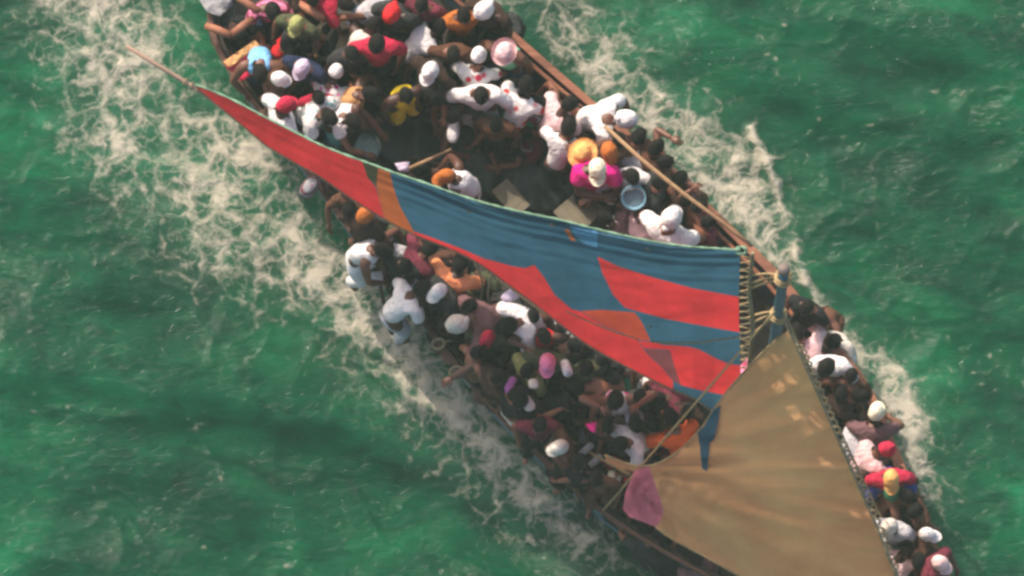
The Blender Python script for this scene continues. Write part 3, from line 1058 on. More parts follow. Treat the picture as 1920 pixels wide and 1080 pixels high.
def head_template():
    V, F = ellipsoid(0.077, 0.098, 0.120, 22, 16)
    for p in V:
        x, y, z = p
        if z < 0:                       # jaw narrows and comes forward
            k = -z / 0.12
            p[0] *= 1 - 0.28 * k
            p[1] = y * (1 - 0.18 * k) + 0.022 * k
        if y > 0.05:
            p[1] -= 0.012 * math.exp(-((abs(x) - 0.032) / 0.016) ** 2 - ((z - 0.008) / 0.016) ** 2)      # eye sockets
            p[1] += 0.020 * math.exp(-(x / 0.013) ** 2 - ((z + 0.022) / 0.022) ** 2)                      # nose
            p[1] += 0.006 * math.exp(-(x / 0.026) ** 2 - ((z + 0.060) / 0.012) ** 2)                      # mouth
            p[1] += 0.006 * math.exp(-((z - 0.032) / 0.012) ** 2)                                         # brow
        if y < -0.04 and z > -.02:
            p[1] -= 0.008
    parts, mi = [(V, F)], [0] * len(F)
    for s in (-1, 1):                  # ears, eyes, pupils
        v, f = ellipsoid(0.010, 0.017, 0.030, 7, 5)
        parts.append(([[a + s * 0.079, b - 0.004, c - 0.008] for a, b, c in v], f)); mi += [0] * len(f)
        v, f = ellipsoid(0.0135, 0.010, 0.009, 8, 5)
        parts.append(([[a + s * 0.031, b + 0.080, c + 0.008] for a, b, c in v], f)); mi += [1] * len(f)
        v, f = ellipsoid(0.006, 0.004, 0.006, 6, 4)
        parts.append(([[a + s * 0.031, b + 0.0885, c + 0.008] for a, b, c in v], f)); mi += [2] * len(f)
    v, f = ellipsoid(0.025, 0.008, 0.010, 9, 5)
    parts.append(([[a, b + 0.094, c - 0.060] for a, b, c in v], f)); mi += [3] * len(f)
    V, F = join(parts)
    return np.array(V, float), F, mi


HEAD_V, HEAD_F, HEAD_M = head_template()


def hand_mesh(wrist, d, nrm, side, curl=0.6):
    """palm, four unequal bent fingers and a thumb off its side; d along the hand, nrm out of the back of the hand"""
    d = d.normalized()
    nrm = (nrm - d * nrm.dot(d)).normalized()
    u = d.cross(nrm) * side             # towards the thumb
    parts = []
    rings = []
    for t, w, h in ((-.01, .026, .022), (.025, .036, .018), (.065, .042, .016), (.088, .040, .012)):
        c = wrist + d * t
        rings.append([c + u * w * math.cos(a) + nrm * h * math.sin(a) for a in np.linspace(0, 2 * math.pi, 8, endpoint=False)])
    V = [p for r_ in rings for p in r_]
    F = [(i * 8 + k, i * 8 + (k + 1) % 8, i * 8 + 8 + (k + 1) % 8, i * 8 + 8 + k) for i in range(3) for k in range(8)]
    F += [tuple(reversed(range(8))), tuple(range(24, 32))]
    parts.append((V, F))
    for k, (off, ln) in enumerate(((.029, .070), (.010, .080), (-.010, .074), (-.028, .056))):
        b = wrist + d * 0.078 + u * off
        pts, a = [b], 0.15
        for s in (0.42, 0.32, 0.26):
            a += curl * (0.55 + 0.06 * k)
            b = b + (d * math.cos(a) - nrm * math.sin(a) + u * off * 1.5) .normalized() * ln * s
            pts.append(b)
        parts.append(tube(pts, [.0095, .009, .0082, .0062], 5))
    b = wrist + d * 0.022 + u * 0.028
    pts = [b, b + (u * .72 + d * .62 - nrm * .2) * .036, b + (u * .75 + d * 1.25 - nrm * .5) * .046]
    parts.append(tube(pts, [.0125, .0105, .0075], 5))
    return join(parts)


def ik(a, b, l1, l2, pole):
    d = b - a
    L = min(d.length, (l1 + l2) * 0.995)
    L = max(L, abs(l1 - l2) + .02)
    dn = d.normalized()
    b = a + dn * L
    k = (l1 * l1 - l2 * l2 + L * L) / (2 * L)
    h = math.sqrt(max(0, l1 * l1 - k * k))
    p = pole - dn * pole.dot(dn)
    p = p.normalized() if p.length > 1e-4 else Vector((0, 0, -1))
    return a + dn * k + p * h, b


# pose: pelvis height, forward lean, feet (x, y, z), hand offset from the shoulder (x outward), elbow pole
POSES = {
    'stand':  dict(ph=.90, lean=4,  foot=(.11, .03, 0), hand=(.07, .10, -.47)),
    'akimbo': dict(ph=.90, lean=6,  foot=(.14, .03, 0), hand=(.04, .10, -.36), pole=(1, -.1, .1)),
    'fold':   dict(ph=.90, lean=6,  foot=(.11, .03, 0), hand=(-.24, .20, -.22), pole=(1, .1, -.5)),
    'carry':  dict(ph=.90, lean=8,  foot=(.11, .03, 0), hand=(-.06, .36, -.16), pole=(1, -.2, -.5)),
    'lean':   dict(ph=.86, lean=34, foot=(.12, -.04, 0), hand=(.02, .24, -.40), pole=(1, -.2, .1)),
    'deep':   dict(ph=.84, lean=58, foot=(.12, -.12, 0), hand=(.04, .26, -.40), pole=(1, -.1, .1)),
    'bend':   dict(ph=.84, lean=80, foot=(.13, -.12, 0), hand=(.04, .16, -.45), pole=(1, 0, .1)),
    'sit':    dict(ph=.15, lean=14, foot=(.16, .56, 0), hand=(-.02, .38, -.24), pole=(1, -.2, -.2), knee=(.35, .3, 1)),
    'hug':    dict(ph=.15, lean=32, foot=(.12, .46, 0), hand=(-.14, .40, -.16), pole=(1, -.1, -.3), knee=(.2, .3, 1)),
    'slump':  dict(ph=.15, lean=55, foot=(.18, .50, 0), hand=(-.10, .34, -.16), pole=(1, .2, .1), knee=(.5, .3, 1)),
    'rail':   dict(ph=.10, lean=16, foot=(.15, .36, -.40), hand=(.05, .32, -.30), pole=(1, -.2, -.1), knee=(.3, 1, .6)),
    'back':   dict(ph=.14, lean=-14, foot=(.16, .62, 0), hand=(.12, -.10, -.42), pole=(1, -.6, 0), knee=(.35, .3, 1)),
}
EDGES_BODY, BODY_N = None, None
QUEUE = []      # temporary skin objects


def skin_obj(points, radii, edges, levels=2):
    me = bpy.data.meshes.new('tmp')
    me.from_pydata([tuple(p) for p in points], edges, [])
    o = bpy.data.objects.new('tmp', me)
    COL.objects.link(o)
    sk = o.modifiers.new('s', 'SKIN')
    sk.branch_smoothing = 0.4
    sk.use_smooth_shade = True
    for i, r_ in enumerate(radii):
        d = me.skin_vertices[0].data[i]
        d.radius = (r_, r_) if not hasattr(r_, '__len__') else r_
        d.use_root = (i == 0)
    ss = o.modifiers.new('d', 'SUBSURF')
    ss.levels = levels
    ss.render_levels = levels
    return o


def person(px, py, pose, face, shirt, head, lower, label, **k):
    P = dict(POSES[pose]); P.update({q: k[q] for q in ('ph', 'lean', 'foot', 'hand', 'pole', 'knee') if q in k})
    S = k.get('s', 1.0) * random.uniform(0.96, 1.04)
    lean = R(P['lean'] + random.uniform(-4, 4))
    side = R(k.get('side', random.uniform(-5, 5)))
    z0 = k.get('z', DECK)

    def sp(l, f, fs=1.0):
        return Vector((math.sin(side * fs), math.sin(lean * f) * math.cos(side * fs), math.cos(lean * f) * math.cos(side * fs))) * l

    pel = Vector((0, 0, P['ph']))
    waist = pel + sp(.14, .55, .5)
    chest = waist + sp(.15, .85, .8)
    uch = chest + sp(.13, 1.0)
    nb = uch + sp(.085, 1.0)
    hp = R(k.get('hp', random.uniform(0, 22))) + lean * k.get('hl', 0.45)
    hy = R(k.get('hy', random.uniform(-22, 22)))
    HM = Matrix.Rotation(hy, 3, 'Z') @ Matrix.Rotation(side, 3, 'Y') @ Matrix.Rotation(-hp, 3, 'X')
    hc = nb + sp(.045, .9) + HM @ Vector((0, .022, .098))
    upv = sp(1, 1.0).normalized()
    tw = R(k.get('tw', random.uniform(-10, 10)))
    rt = Vector((math.cos(tw), math.sin(tw), 0))
    rt = (rt - upv * rt.dot(upv)).normalized()
    J = {}
    for s, nm in ((1, 'R'), (-1, 'L')):
        sh = uch + rt * s * .175 + upv * .015
        hv = Vector(k.get('hand' + nm, P['hand']))
        hv = Vector((hv.x * s, hv.y, hv.z)) + Vector((random.uniform(-.03, .03), random.uniform(-.03, .03), random.uniform(-.03, .03)))
        po = Vector(P.get('pole', (.6, -.5, -.3)))
        po = Vector(k.get('pole' + nm, po))
        el, wr = ik(sh, sh + hv, .28, .255, Vector((po.x * s, po.y, po.z)))
        hip = pel + Vector((s * .088, 0, -.03))
        ft = Vector(k.get('foot' + nm, P['foot'])); ft = Vector((ft.x * s, ft.y, ft.z + .07))
        kp = Vector(P.get('knee', (.15, 1, .1)))
        kn, an = ik(hip, ft, .43, .41, Vector((kp.x * s, kp.y, kp.z)))
        fd = Vector((s * .3, 1, 0)).normalized()
        J[nm] = (sh, el, wr, hip, kn, an, an + fd * .15 + Vector((0, 0, -.04)))
    pts = [pel, waist, chest, uch, nb, nb + (hc - nb) * .62]
    rad = [.118, .106, .115, .088, .057, .052]
    edges = [(0, 1), (1, 2), (2, 3), (3, 4), (4, 5)]
    ix = {}
    for nm in 'RL':
        sh, el, wr, hip, kn, an, toe = J[nm]
        b = len(pts)
        pts += [sh, lerp(sh, el, .5), el, lerp(el, wr, .35), wr, hip, lerp(hip, kn, .5), kn, lerp(kn, an, .35), an, toe]
        rad += [.066, .052, .042, .043, .028, .092, .082, .056, .058, .040, (.045, .028)]
        edges += [(3, b), (b, b + 1), (b + 1, b + 2), (b + 2, b + 3), (b + 3, b + 4), (0, b + 5), (b + 5, b + 6), (b + 6, b + 7), (b + 7, b + 8), (b + 8, b + 9), (b + 9, b + 10)]
        ix[nm] = b
    fat = k.get('fat', random.uniform(.95, 1.1))
    rad = [r_ * fat if not hasattr(r_, '__len__') else r_ for r_ in rad]
    jobs = {'body': skin_obj(pts, rad, edges)}
    if shirt:
        sl = k.get('sleeve', random.choice([.55, .6, .75]))
        v = [pel + sp(.02, .5), waist, chest, uch, uch + sp(.05, 1.0)]
        g = .010
        r2 = [rad[0] + g - .002, rad[1] + g + .008, rad[2] + g + .022, rad[3] + g + .022, .080]
        e = [(0, 1), (1, 2), (2, 3), (3, 4)]
        for nm in 'RL':
            sh, el, wr = J[nm][:3]
            b = len(v)
            if sl <= 0:                 # vest: no sleeves
                v += [lerp(uch, sh, .72)]; r2 += [rad[6] + .006]; e += [(3, b)]
            else:
                v += [sh, lerp(sh, el, min(sl, 1.0) * .6), lerp(sh, el, min(sl, 1.0))]
                r2 += [rad[6] + .012, rad[7] + .018, rad[7] + .020]
                e += [(3, b), (b, b + 1), (b + 1, b + 2)]
                if sl > 1:
                    v += [lerp(el, wr, .5), lerp(el, wr, .9)]; r2 += [.052, .042]; e += [(b + 2, b + 3), (b + 3, b + 4)]
        jobs['shirt'] = skin_obj(v, r2, e)
    if lower:
        kind, lc = lower
        v = [pel + sp(.06, .5), pel]
        r2 = [rad[0] + .012, rad[0] + .016]
        e = [(0, 1)]
        for nm in 'RL':
            hip, kn, an = J[nm][3:6]
            b = len(v)
            v += [hip, lerp(hip, kn, .5), lerp(hip, kn, .92)]
            r2 += [.108 * fat, .100 * fat, .080]
            e += [(1, b), (b, b + 1), (b + 1, b + 2)]
            if kind == 'trousers':
                v += [lerp(kn, an, .35), lerp(kn, an, .9)]; r2 += [.076, .060]; e += [(b + 2, b + 3), (b + 3, b + 4)]
        jobs[kind] = skin_obj(v, r2, e)
    QUEUE.append(dict(px=px, py=py, face=face, S=S, z0=z0, hc=hc, HM=HM, J=J, jobs=jobs, shirt=shirt, head=head, lower=lower, label=label,
                      skin=SKINS[k.get('skin', random.randrange(4))], k=k))


def disp(co, nrm, amp, f, s):
    n = vnoise3(co, f, s) * .65 + vnoise3(co, f * 2.3, s + 3) * .35
    return co + nrm * (amp * (n + 0.5))[:, None]


def grab(o, dg):
    ev = o.evaluated_get(dg)
    me = ev.to_mesh()
    n = len(me.vertices)
    co = np.empty(n * 3); me.vertices.foreach_get('co', co)
    nr = np.empty(n * 3); me.vertices.foreach_get('normal', nr)
    F = [tuple(p.vertices) for p in me.polygons]
    ev.to_mesh_clear()
    return co.reshape(-1, 3), nr.reshape(-1, 3), F


def dome(rx, ry, rz, low, noise=0.0, f=30, nu=18, nv=8):
    """open cap from the crown down to angle low, with a rolled-in lip"""
    V, F = ellipsoid(rx, ry, rz, nu, nv, 1.0, low)
    k = len(V)
    V += [[p[0] * .9, p[1] * .9, p[2] + .004] for p in V[:nu]]
    F += [(i, k + i, k + (i + 1) % nu, (i + 1) % nu) for i in range(nu)]
    V = np.array(V, float)
    if noise:
        V = V * (1 + noise * vnoise3(V + rng.random(3) * 9, f, 1))[:, None]
    return V, F


def put(V, HM, hc):
    M = np.array(HM)
    return np.asarray(V, float) @ M.T + np.array(hc)


def inset(A, B, d):
    out_ = []
    for a_, b_ in zip(A, B):
        w_ = b_ - a_
        q_ = a_ + w_ * min(.45, d / max(w_.length, .01))
        out_.append((q_.x, q_.y))
    return out_


HULL_XY = inset(GL, GR, .07) + inset(GR, GL, .07)[::-1]


def finish_people():
    bpy.context.view_layer.update()
    dg = bpy.context.evaluated_depsgraph_get()
    trash = []
    out = []
    for q in QUEUE:
        got = {}
        for nm, o in q['jobs'].items():
            got[nm] = grab(o, dg); trash.append(o)
        out.append(got)
    for o in trash:
        me = o.data
        bpy.data.objects.remove(o)
        bpy.data.meshes.remove(me)
    for n, (q, got) in enumerate(zip(QUEUE, out)):
        HM, hc, J = q['HM'], q['hc'], q['J']
        S = q['S']
        # stand the person so that the head falls on its pixel
        hw = at(q['px'], q['py'], q['z0'] + (hc.z + .03) * S)
        # turn whoever would otherwise put hands or feet through the planking
        limbs = [J[nm][i_] for nm in 'RL' for i_ in (2, 5, 6)] + [J['R'][3], J['L'][3]]
        best = None
        for da in ((0,) if q['k'].get('free') else (0, 25, -25, 50, -50, 80, -80, 115, -115, 150, -150, 180)):
            a_ = -R(q['face'] + da)
            M_ = Matrix.Rotation(a_, 3, 'Z')
            w_ = np.array([tuple(M_ @ (l - hc) * S + hw)[:2] for l in limbs])
            ok = inside(w_[:, 0], w_[:, 1], HULL_XY)
            bad = int((~ok).sum())
            if best is None or bad < best[0]:
                best = (bad, a_)
            if bad == 0: break
        a = best[1]
        RZ = Matrix.Rotation(a, 3, 'Z')
        off = RZ @ Vector((hc.x, hc.y, 0)) * S
        loc = Vector((hw.x - off.x, hw.y - off.y, q['z0']))
        co, nr, F = got['body']
        parts = [([tuple(p) for p in co], F)]
        mi = [0] * len(F)
        hv = put(HEAD_V, HM, hc)
        parts.append(([tuple(p) for p in hv], HEAD_F)); mi += HEAD_M
        for s, nm in ((1, 'R'), (-1, 'L')):
            sh, el, wr = J[nm][:3]
            d = (wr - el).normalized()
            nrm = Vector((0, -.2, 1)) if abs(d.z) < .75 else Vector((s, .2, 0))
            v, f = hand_mesh(wr, d, nrm, s, random.uniform(.35, .8))
            parts.append(([tuple(p) for p in v], f)); mi += [0] * len(f)
        V, F = join(parts)
        o = mesh('person', V, F, mats=[q['skin'], EYE, PUPIL, LIP], midx=mi)
        o.location = loc
        o.rotation_euler = (0, 0, a)
        o.scale = (S, S, S)
        tag(o, q['label'], 'person', 'people aboard the sailboat')
        q['obj'] = o
        for nm in ('shirt', 'trousers', 'shorts'):
            if nm not in got: continue
            co, nr, F = got[nm]
            co = disp(co + n * .37, nr, .019, 11.0, n) - n * .37
            mesh(nm, co, F, cloth(q['shirt'] if nm == 'shirt' else q['lower'][1]), o)
        h = q['head']
        kind, _, c = h.partition(':')
        if kind in ('hair', 'afro', 'cap', 'braids'):
            t = {'afro': 1.16, 'braids': 1.1}.get(kind, 1.045)
            V, F = dome(.080 * t, .101 * t, .124 * t, -.12, .05 if kind != 'cap' else 0, 34)
            V[:, 2] += .002
            V[:, 1] -= .006
            low = V[:, 1] > .06
            V[low & (V[:, 2] < .045), 2] += .045      # hairline clears the face
            ho = mesh('hair', put(V, HM, hc), F, HAIR, o)
            if kind == 'braids':
                v, f = ellipsoid(.04, .045, .035, 10, 6)
                mesh('bun', put([[a_, b_ - .10, c_ + .06] for a_, b_, c_ in v], HM, hc), f, HAIR, ho)
        if kind == 'cap':
            V, F = dome(.092, .112, .128, .02, .05, 16)
            V[:, 2] += .018
            cp = mesh('cap', put(V, HM, hc), F, cloth(c), o)
            bv, bf = [], []
            bl_ = random.uniform(.019, .031)
            for j in range(4):
                for i in range(9):
                    t = (i / 8 - .5) * 2.3
                    r_ = .088 + .030 * j
                    bv.append([math.sin(t) * (.086 + .003 * j), math.cos(t) * .10 + bl_ * j * math.cos(t * .8), .030 - .009 * j - .016 * math.sin(t) ** 2])
            for j in range(3):
                for i in range(8):
                    bf.append((j * 9 + i, j * 9 + i + 1, j * 9 + 10 + i, j * 9 + 9 + i))
            m0 = len(bv)
            bv += [[p[0], p[1], p[2] - .006] for p in bv]
            bf += [tuple(reversed([i + m0 for i in f_])) for f_ in bf]
            rim = [27 + i for i in range(9)]
            bf += [(rim[i + 1], rim[i], rim[i] + m0, rim[i + 1] + m0) for i in range(8)]
            mesh('brim', put(bv, HM, hc), bf, cloth(c), cp)
            v, f = ellipsoid(.010, .010, .006, 7, 4)
            mesh('button', put([[a_, b_, c_ + .147] for a_, b_, c_ in v], HM, hc), f, cloth(c), cp)
        elif kind in ('straw', 'hat'):
            V, F = dome(.098, .116, .118, .05, .012, 14)
            V[:, 2] = np.minimum(V[:, 2], .10 + .02 * np.hypot(V[:, 0], V[:, 1])) + .022
            ht = mesh('hat', put(V, HM, hc), F, cloth(c), o)
            bv, bf = [], []
            br = .075 if kind == 'straw' else .05
            N = 28
            for j, (r_, dz) in enumerate(((0, .0), (.4, -.006), (.8, -.004), (1, .004))):
                for i in range(N):
                    t = 2 * math.pi * i / N
                    wv = .008 * math.sin(2 * t + n)
                    bv.append([math.sin(t) * (.094 + br * r_), math.cos(t) * (.112 + br * r_), .034 + dz * (1 if kind == 'straw' else 5) + wv * r_])
            for j in range(3):
                for i in range(N):
                    bf.append((j * N + i, j * N + (i + 1) % N, j * N + N + (i + 1) % N, j * N + N + i))
            m0 = len(bv)
            bv += [[p[0], p[1], p[2] - .006] for p in bv]
            bf += [tuple(reversed([i + m0 for i in f_])) for f_ in bf]
            bf += [(3 * N + (i + 1) % N, 3 * N + i, 3 * N + i + m0, 3 * N + (i + 1) % N + m0) for i in range(N)]
            mesh('brim', put(bv, HM, hc), [tuple(reversed(f_)) for f_ in bf], cloth(c), ht)
        elif kind == 'scarf':
            V, F = dome(.098, .120, .136, -.22, .10, 17, 26, 12)
            V[:, 2] += .006
            m_ = (V[:, 1] > .05) & (V[:, 2] < .04)
            V[m_, 2] += .045
            sc_ = mesh('headscarf', put(V, HM, hc), F, cloth(c), o)
            v, f = ellipsoid(.040, .034, .030, 10, 6)
            v = np.array(v); v = v * (1 + .25 * vnoise3(v + n, 40, 2))[:, None] + np.array([.01, -.118, .0])
            mesh('knot', put(v, HM, hc), f, cloth(c), sc_)
        elif kind == 'band':
            V, F = dome(.084, .106, .128, -.12, .05, 34)
            V[:, 1] -= .006
            ho = mesh('hair', put(V, HM, hc), F, HAIR, o)
            ring = [[math.sin(t) * .083, math.cos(t) * .104 - .004, .03 + .02 * math.cos(t)] for t in np.linspace(0, 2 * math.pi, 21)]
            v, f = tube(ring, .012, 5)
            mesh('headband', put(v, HM, hc), f, cloth(c), o)

T = lambda c: ('trousers', c)
H = lambda c: ('shorts', c)
p = person
# --- stern, top of the picture
p(512, 20, 'sit', 165, 'pinkstripe', 'afro', H('navy'), 'person in pink and maroon striped shirt sitting by the stern timbers')
p(556, 44, 'stand', 205, 'darkolive', 'cap:olive', T('charcoal'), 'person in round olive cap beside the striped shirt at the stern')
p(585, -6, 'lean', 150, 'darkbrown', 'hair', T('charcoal'), 'dark shirted person half cut off by the top edge, arm reaching down right', handR=(.05, .5, -.15))
p(648, 6, 'deep', 95, 'crimson', 'hair', T('black'), 'person in crimson shirt bending over at the top edge')
p(735, 24, 'stand', 200, 'charcoal', 'scarf:red', T('black'), 'person with red headscarf near the top edge above the white shirts')
p(748, -6, 'deep', 70, 'palegrey', 'hair', T('denim'), 'person in pale grey shirt leaning over at the top edge')
p(790, 8, 'stand', 190, 'maroon', 'hair', T('black'), 'person in maroon top standing behind the red headscarf at the top')
p(702, 44, 'deep', 40, 'offwhite', 'hair', T('tan'), 'person in off white vest bending up right, tan trousers behind', sleeve=0)
p(706, 82, 'stand', 185, 'crimson', 'afro', T('black'), 'bushy haired person in wide crimson shirt left of the white cap', s=1.08, sleeve=.8)
p(824, 50, 'deep', 60, 'white', 'hair', T('charcoal'), 'person in clean white shirt bending right under the red headscarf', handR=(.05, .1, -.42))
p(870, 28, 'stand', 170, 'rust', 'hair', T('brown'), 'person in rust coloured shirt left of the white headscarf by the rail')
p(908, 18, 'stand', 185, 'darkbrown', 'scarf:white', T('black'), 'person with large white headscarf at the top right of the crowd', s=1.1)
p(930, 58, 'hug', 220, 'charcoal', 'hair', T('black'), 'dark clothed person crouching below the white headscarf')
p(946, 96, 'stand', 200, 'mint', 'hat:palepink', H('denim'), 'person in mint green vest and pale pink hat by the port rail', sleeve=0, s=1.05, fat=1.15)
p(897, 106, 'lean', 15, 'whiteprint', 'cap:white', T('offwhite'), 'person in white shirt with red print and white cap', s=1.05)
p(807, 132, 'stand', 215, 'darkbrown', 'cap:white', T('charcoal'), 'person in plain white cap and dark shirt above the yellow vest', s=1.08)
p(902, 178, 'stand', 178, 'white', 'hair', T('palegrey'), 'person in white shirt standing with both arms spread above the dark tarpaulin', s=1.12, sleeve=.9, hp=14, hy=0, handL=(.16, .26, -.36), handR=(.22, .14, -.38), fat=1.15)
p(986, 158, 'lean', 35, 'whitered', 'hair', T('green'), 'person in white shirt with red marks beside the port rail')
p(1012, 190, 'deep', 285, None, 'hair', T('black'), 'bare backed person bending left just inside the port rail', skin=2)
p(762, 178, 'stand', 150, 'yellow', 'hair', H('yellow'), 'person in bright yellow vest and yellow shorts', sleeve=0, fat=1.1, lean=16)
p(730, 145, 'hug', 120, 'darkolive', 'hair', T('darkolive'), 'person in dark olive clothes hunched left of the yellow vest')
p(488, 136, 'lean', 95, 'lightblue', 'hair', T('denim'), 'person in light blue shirt leaning on the starboard rail at the stern', sleeve=0, s=1.05, handL=(.1, .2, -.35))
p(523, 147, 'stand', 100, 'brown', 'cap:white', T('black'), 'person in small white cap beside the light blue shirt')
p(567, 126, 'stand', 210, 'navy', 'cap:lilac', T('black'), 'person in pale lilac cap between the white caps at the stern')
p(534, 198, 'stand', 62, 'white', 'cap:crimson', T('denim'), 'person in big crimson cap and white shirt beside the sail edge', s=1.16)
p(628, 137, 'lean', 25, 'pinkprint', 'cap:white', T('maroon'), 'person in white and pink printed shirt with cap tipped forward')
p(694, 174, 'lean', 95, 'tan', 'hair', T('brown'), 'person in tan shirt bending right beside the yellow vest', sleeve=0)
p(617, 218, 'lean', 120, 'floral', 'hair', T('offwhite'), 'person in teal and white floral shirt above the red sail', s=1.05, fat=1.15)
p(661, 226, 'lean', 125, 'white', 'hair', T('teal'), 'person in white vest reaching over a grey green bag', sleeve=.3, handR=(-.02, .42, -.3), handL=(0, .45, -.28))
p(598, 182, 'stand', 170, 'crimson', 'hair', T('black'), 'person in crimson top squeezed between the floral shirt and the crimson cap', s=.88, sleeve=.3)
p(545, 100, 'hug', 170, 'red', 'hair', T('brown'), 'person in red top crouching under the striped shirt')
p(610, 90, 'sit', 200, 'brown', 'hair', T('tan'), 'person in brown top sitting with tan trousers stretched out')
p(660, 100, 'stand', 170, 'charcoal', 'hair', T('black'), 'person in charcoal shirt left of the bushy haired crimson shirt')
p(775, 90, 'hug', 215, 'crimson', 'hair', T('black'), 'person in crimson shirt crouching between white shirt and bushy haired head')
p(850, 100, 'stand', 190, 'brown', 'hair', T('charcoal'), 'person in brown shirt between the white cap and red printed shirt')
p(450, 62, 'hug', 140, 'black', 'hair', T('charcoal'), 'person in black hunched in the stern corner by the timbers')
# --- amidships, above the mainsail
p(853, 214, 'deep', 205, 'charcoal', 'hair', T('palegrey'), 'person in charcoal shirt bending at the edge of the tarpaulin')
p(876, 250, 'slump', 165, None, 'hair', H('maroon'), 'bare chested person slumped on the dark tarpaulin')
p(838, 330, 'lean', 275, 'white', 'cap:rust', T('offwhite'), 'person in white vest and rust cap bent at the sail edge', sleeve=0)
p(790, 318, 'hug', 60, 'darkbrown', 'hair', T('black'), 'dark clothed person crouching by the bamboo pole')
p(950, 262, 'hug', 210, 'charcoal', 'hair', T('charcoal'), 'person in charcoal hunched at the right end of the tarpaulin')
p(1068, 194, 'lean', 60, 'palepink', 'hair', T('black'), 'person in pale pink shirt leaning towards the port rail')
p(1066, 236, 'lean', 20, 'white', 'afro', T('black'), 'bushy haired person in white shirt below the pale pink shirt', s=1.05, lean=42)
p(1012, 245, 'hug', 95, 'check', 'hair', T('black'), 'person in checked grey top sitting low beside the bushy haired head')
p(1172, 222, 'deep', 105, 'white', 'scarf:white', T('charcoal'), 'person in bright white shirt and headscarf bent over at the port rail', s=1.1, fat=1.05, lean=52, sleeve=.7, hp=30, handL=(.0, .16, -.42), handR=(.0, .25, -.4))
p(1093, 286, 'stand', 205, None, 'straw:straw', T('brown'), 'person in round straw hat left of the rust cap', s=1.02)
p(1142, 282, 'stand', 180, 'brown', 'cap:rust', T('black'), 'person in rust coloured cap right of the straw hat', s=1.1)
p(1120, 316, 'fold', 178, 'magenta', 'cap:cream', H('black'), 'person in magenta shirt and cream cap with folded arms', s=1.2, sleeve=.6, hp=4, hy=0, fat=1.15)
p(1197, 256, 'lean', 10, 'palegrey', 'hair', T('denim'), 'person in pale grey shirt seen from behind above the bucket', lean=40, s=1.05)
p(1230, 276, 'stand', 60, 'brown', 'hair', H('black'), 'person in brown shirt beside the port rail right of the grey shirt')
p(1249, 302, 'stand', 75, None, 'hair', H('black'), 'bare chested person with raised arm at the port rail', free=1, handL=(.1, .2, .12), handR=(.22, .25, .1), skin=1)
p(1186, 330, 'carry', 180, 'white', 'hair', T('black'), 'person in long sleeved white shirt holding a light blue bucket', sleeve=1.5, handL=(-.02, .30, -.1), handR=(-.02, .30, -.1))
p(1216, 397, 'deep', 55, 'palepink', 'hair', T('palegrey'), 'person in pale pink long sleeved shirt left of the large white headscarf', sleeve=1.5)
p(1259, 408, 'lean', 20, 'white', 'scarf:white', T('black'), 'person in large white headscarf and white shirt by the sail peak', s=1.22, fat=1.1, lean=18)
p(1135, 408, 'lean', 305, 'mauve', 'hair', T('offwhite'), 'person in mauve top under the sail edge with a raised hand', handR=(.1, .25, .15))
p(1275, 332, 'stand', 75, None, 'hair', H('darkbrown'), 'bare backed person standing at the port rail below the raised arm', s=.92, skin=2)
p(1310, 385, 'stand', 60, None, 'hair', H('black'), 'bare backed person standing by the rail right of the white headscarf', s=.92, skin=2)
p(1330, 414, 'stand', 65, 'maroon', 'hair', H('black'), 'person in maroon top standing at the rail near the sail peak', s=.9)
p(1285, 372, 'stand', 140, None, 'hair', H('brown'), 'bare armed person standing just above the white headscarf', s=.9, skin=1)
p(1240, 342, 'stand', 90, 'charcoal', 'hair', T('black'), 'person in charcoal shirt right of the light blue bucket')
# --- starboard side, below the mainsail
p(684, 404, 'stand', 245, 'darkbrown', 'cap:rust', T('charcoal'), 'person in flat orange cap at the sail edge', s=1.05, hp=0)
p(655, 392, 'lean', 215, 'brown', 'hair', H('crimson'), 'person in brown shirt leaning over the starboard rail beside the orange cap')
p(650, 345, 'lean', 160, 'offwhite', 'hair', T('palegrey'), 'person in off white shirt peering out from under the red sail')
p(718, 470, 'lean', 118, 'white', 'hair', T('white'), 'person in white vest with white trousers perched on the starboard rail', sleeve=0, s=1.05, free=1, handL=(.12, .24, -.3))
p(752, 452, 'hug', 90, 'palegrey', 'hair', T('black'), 'person in pale grey top crouching right of the white vest')
p(806, 464, 'lean', 60, 'maroon', 'hair', T('lilac'), 'person in maroon shirt and lilac trousers at the foot of the sail', s=1.05)
p(862, 492, 'lean', 25, 'peach', 'afro', T('brown'), 'person in peach orange shirt hard by the sail foot', s=1.06, sleeve=.8)
p(790, 538, 'stand', 60, 'white', 'hair', T('palegrey'), 'person in white shirt leaning inward below the maroon shirt', lean=44, s=1.0, free=1)
p(824, 545, 'stand', 235, 'charcoal', 'cap:white', T('black'), 'person in white cap facing the white shirt below the maroon shirt')
p(860, 606, 'deep', 255, 'mauve', 'scarf:offwhite', T('brown'), 'broad person in mauve shirt with off white headscarf', s=1.12, fat=1.3, handL=(.3, .35, -.1))
p(951, 610, 'lean', 235, 'white', 'afro', T('charcoal'), 'bushy haired person in curved white shirt left of the rope knot', s=1.1, lean=40)
p(915, 632, 'stand', 190, 'darkolive', 'cap:crimson', T('black'), 'person in small crimson cap below the mauve shirt', s=.9)
p(880, 650, 'hug', 235, None, 'hair', H('charcoal'), 'bare armed person crouching inside the rail above the rope strop')
p(925, 672, 'hug', 220, 'charcoal', 'hair', T('charcoal'), 'dark clothed person hunched below the crimson cap')
p(926, 692, 'sit', 215, 'black', 'hair', T('black'), 'person in black sitting against the starboard rail below the rope strops')
p(1021, 630, 'stand', 185, 'red', 'hair', T('black'), 'person in red vest with one hand at the head', handR=(-.02, .2, .16), sleeve=0)
p(1027, 678, 'stand', 190, 'darkolive', 'cap:pink', T('black'), 'person in pink and white cap in the lower crowd', s=1.04)
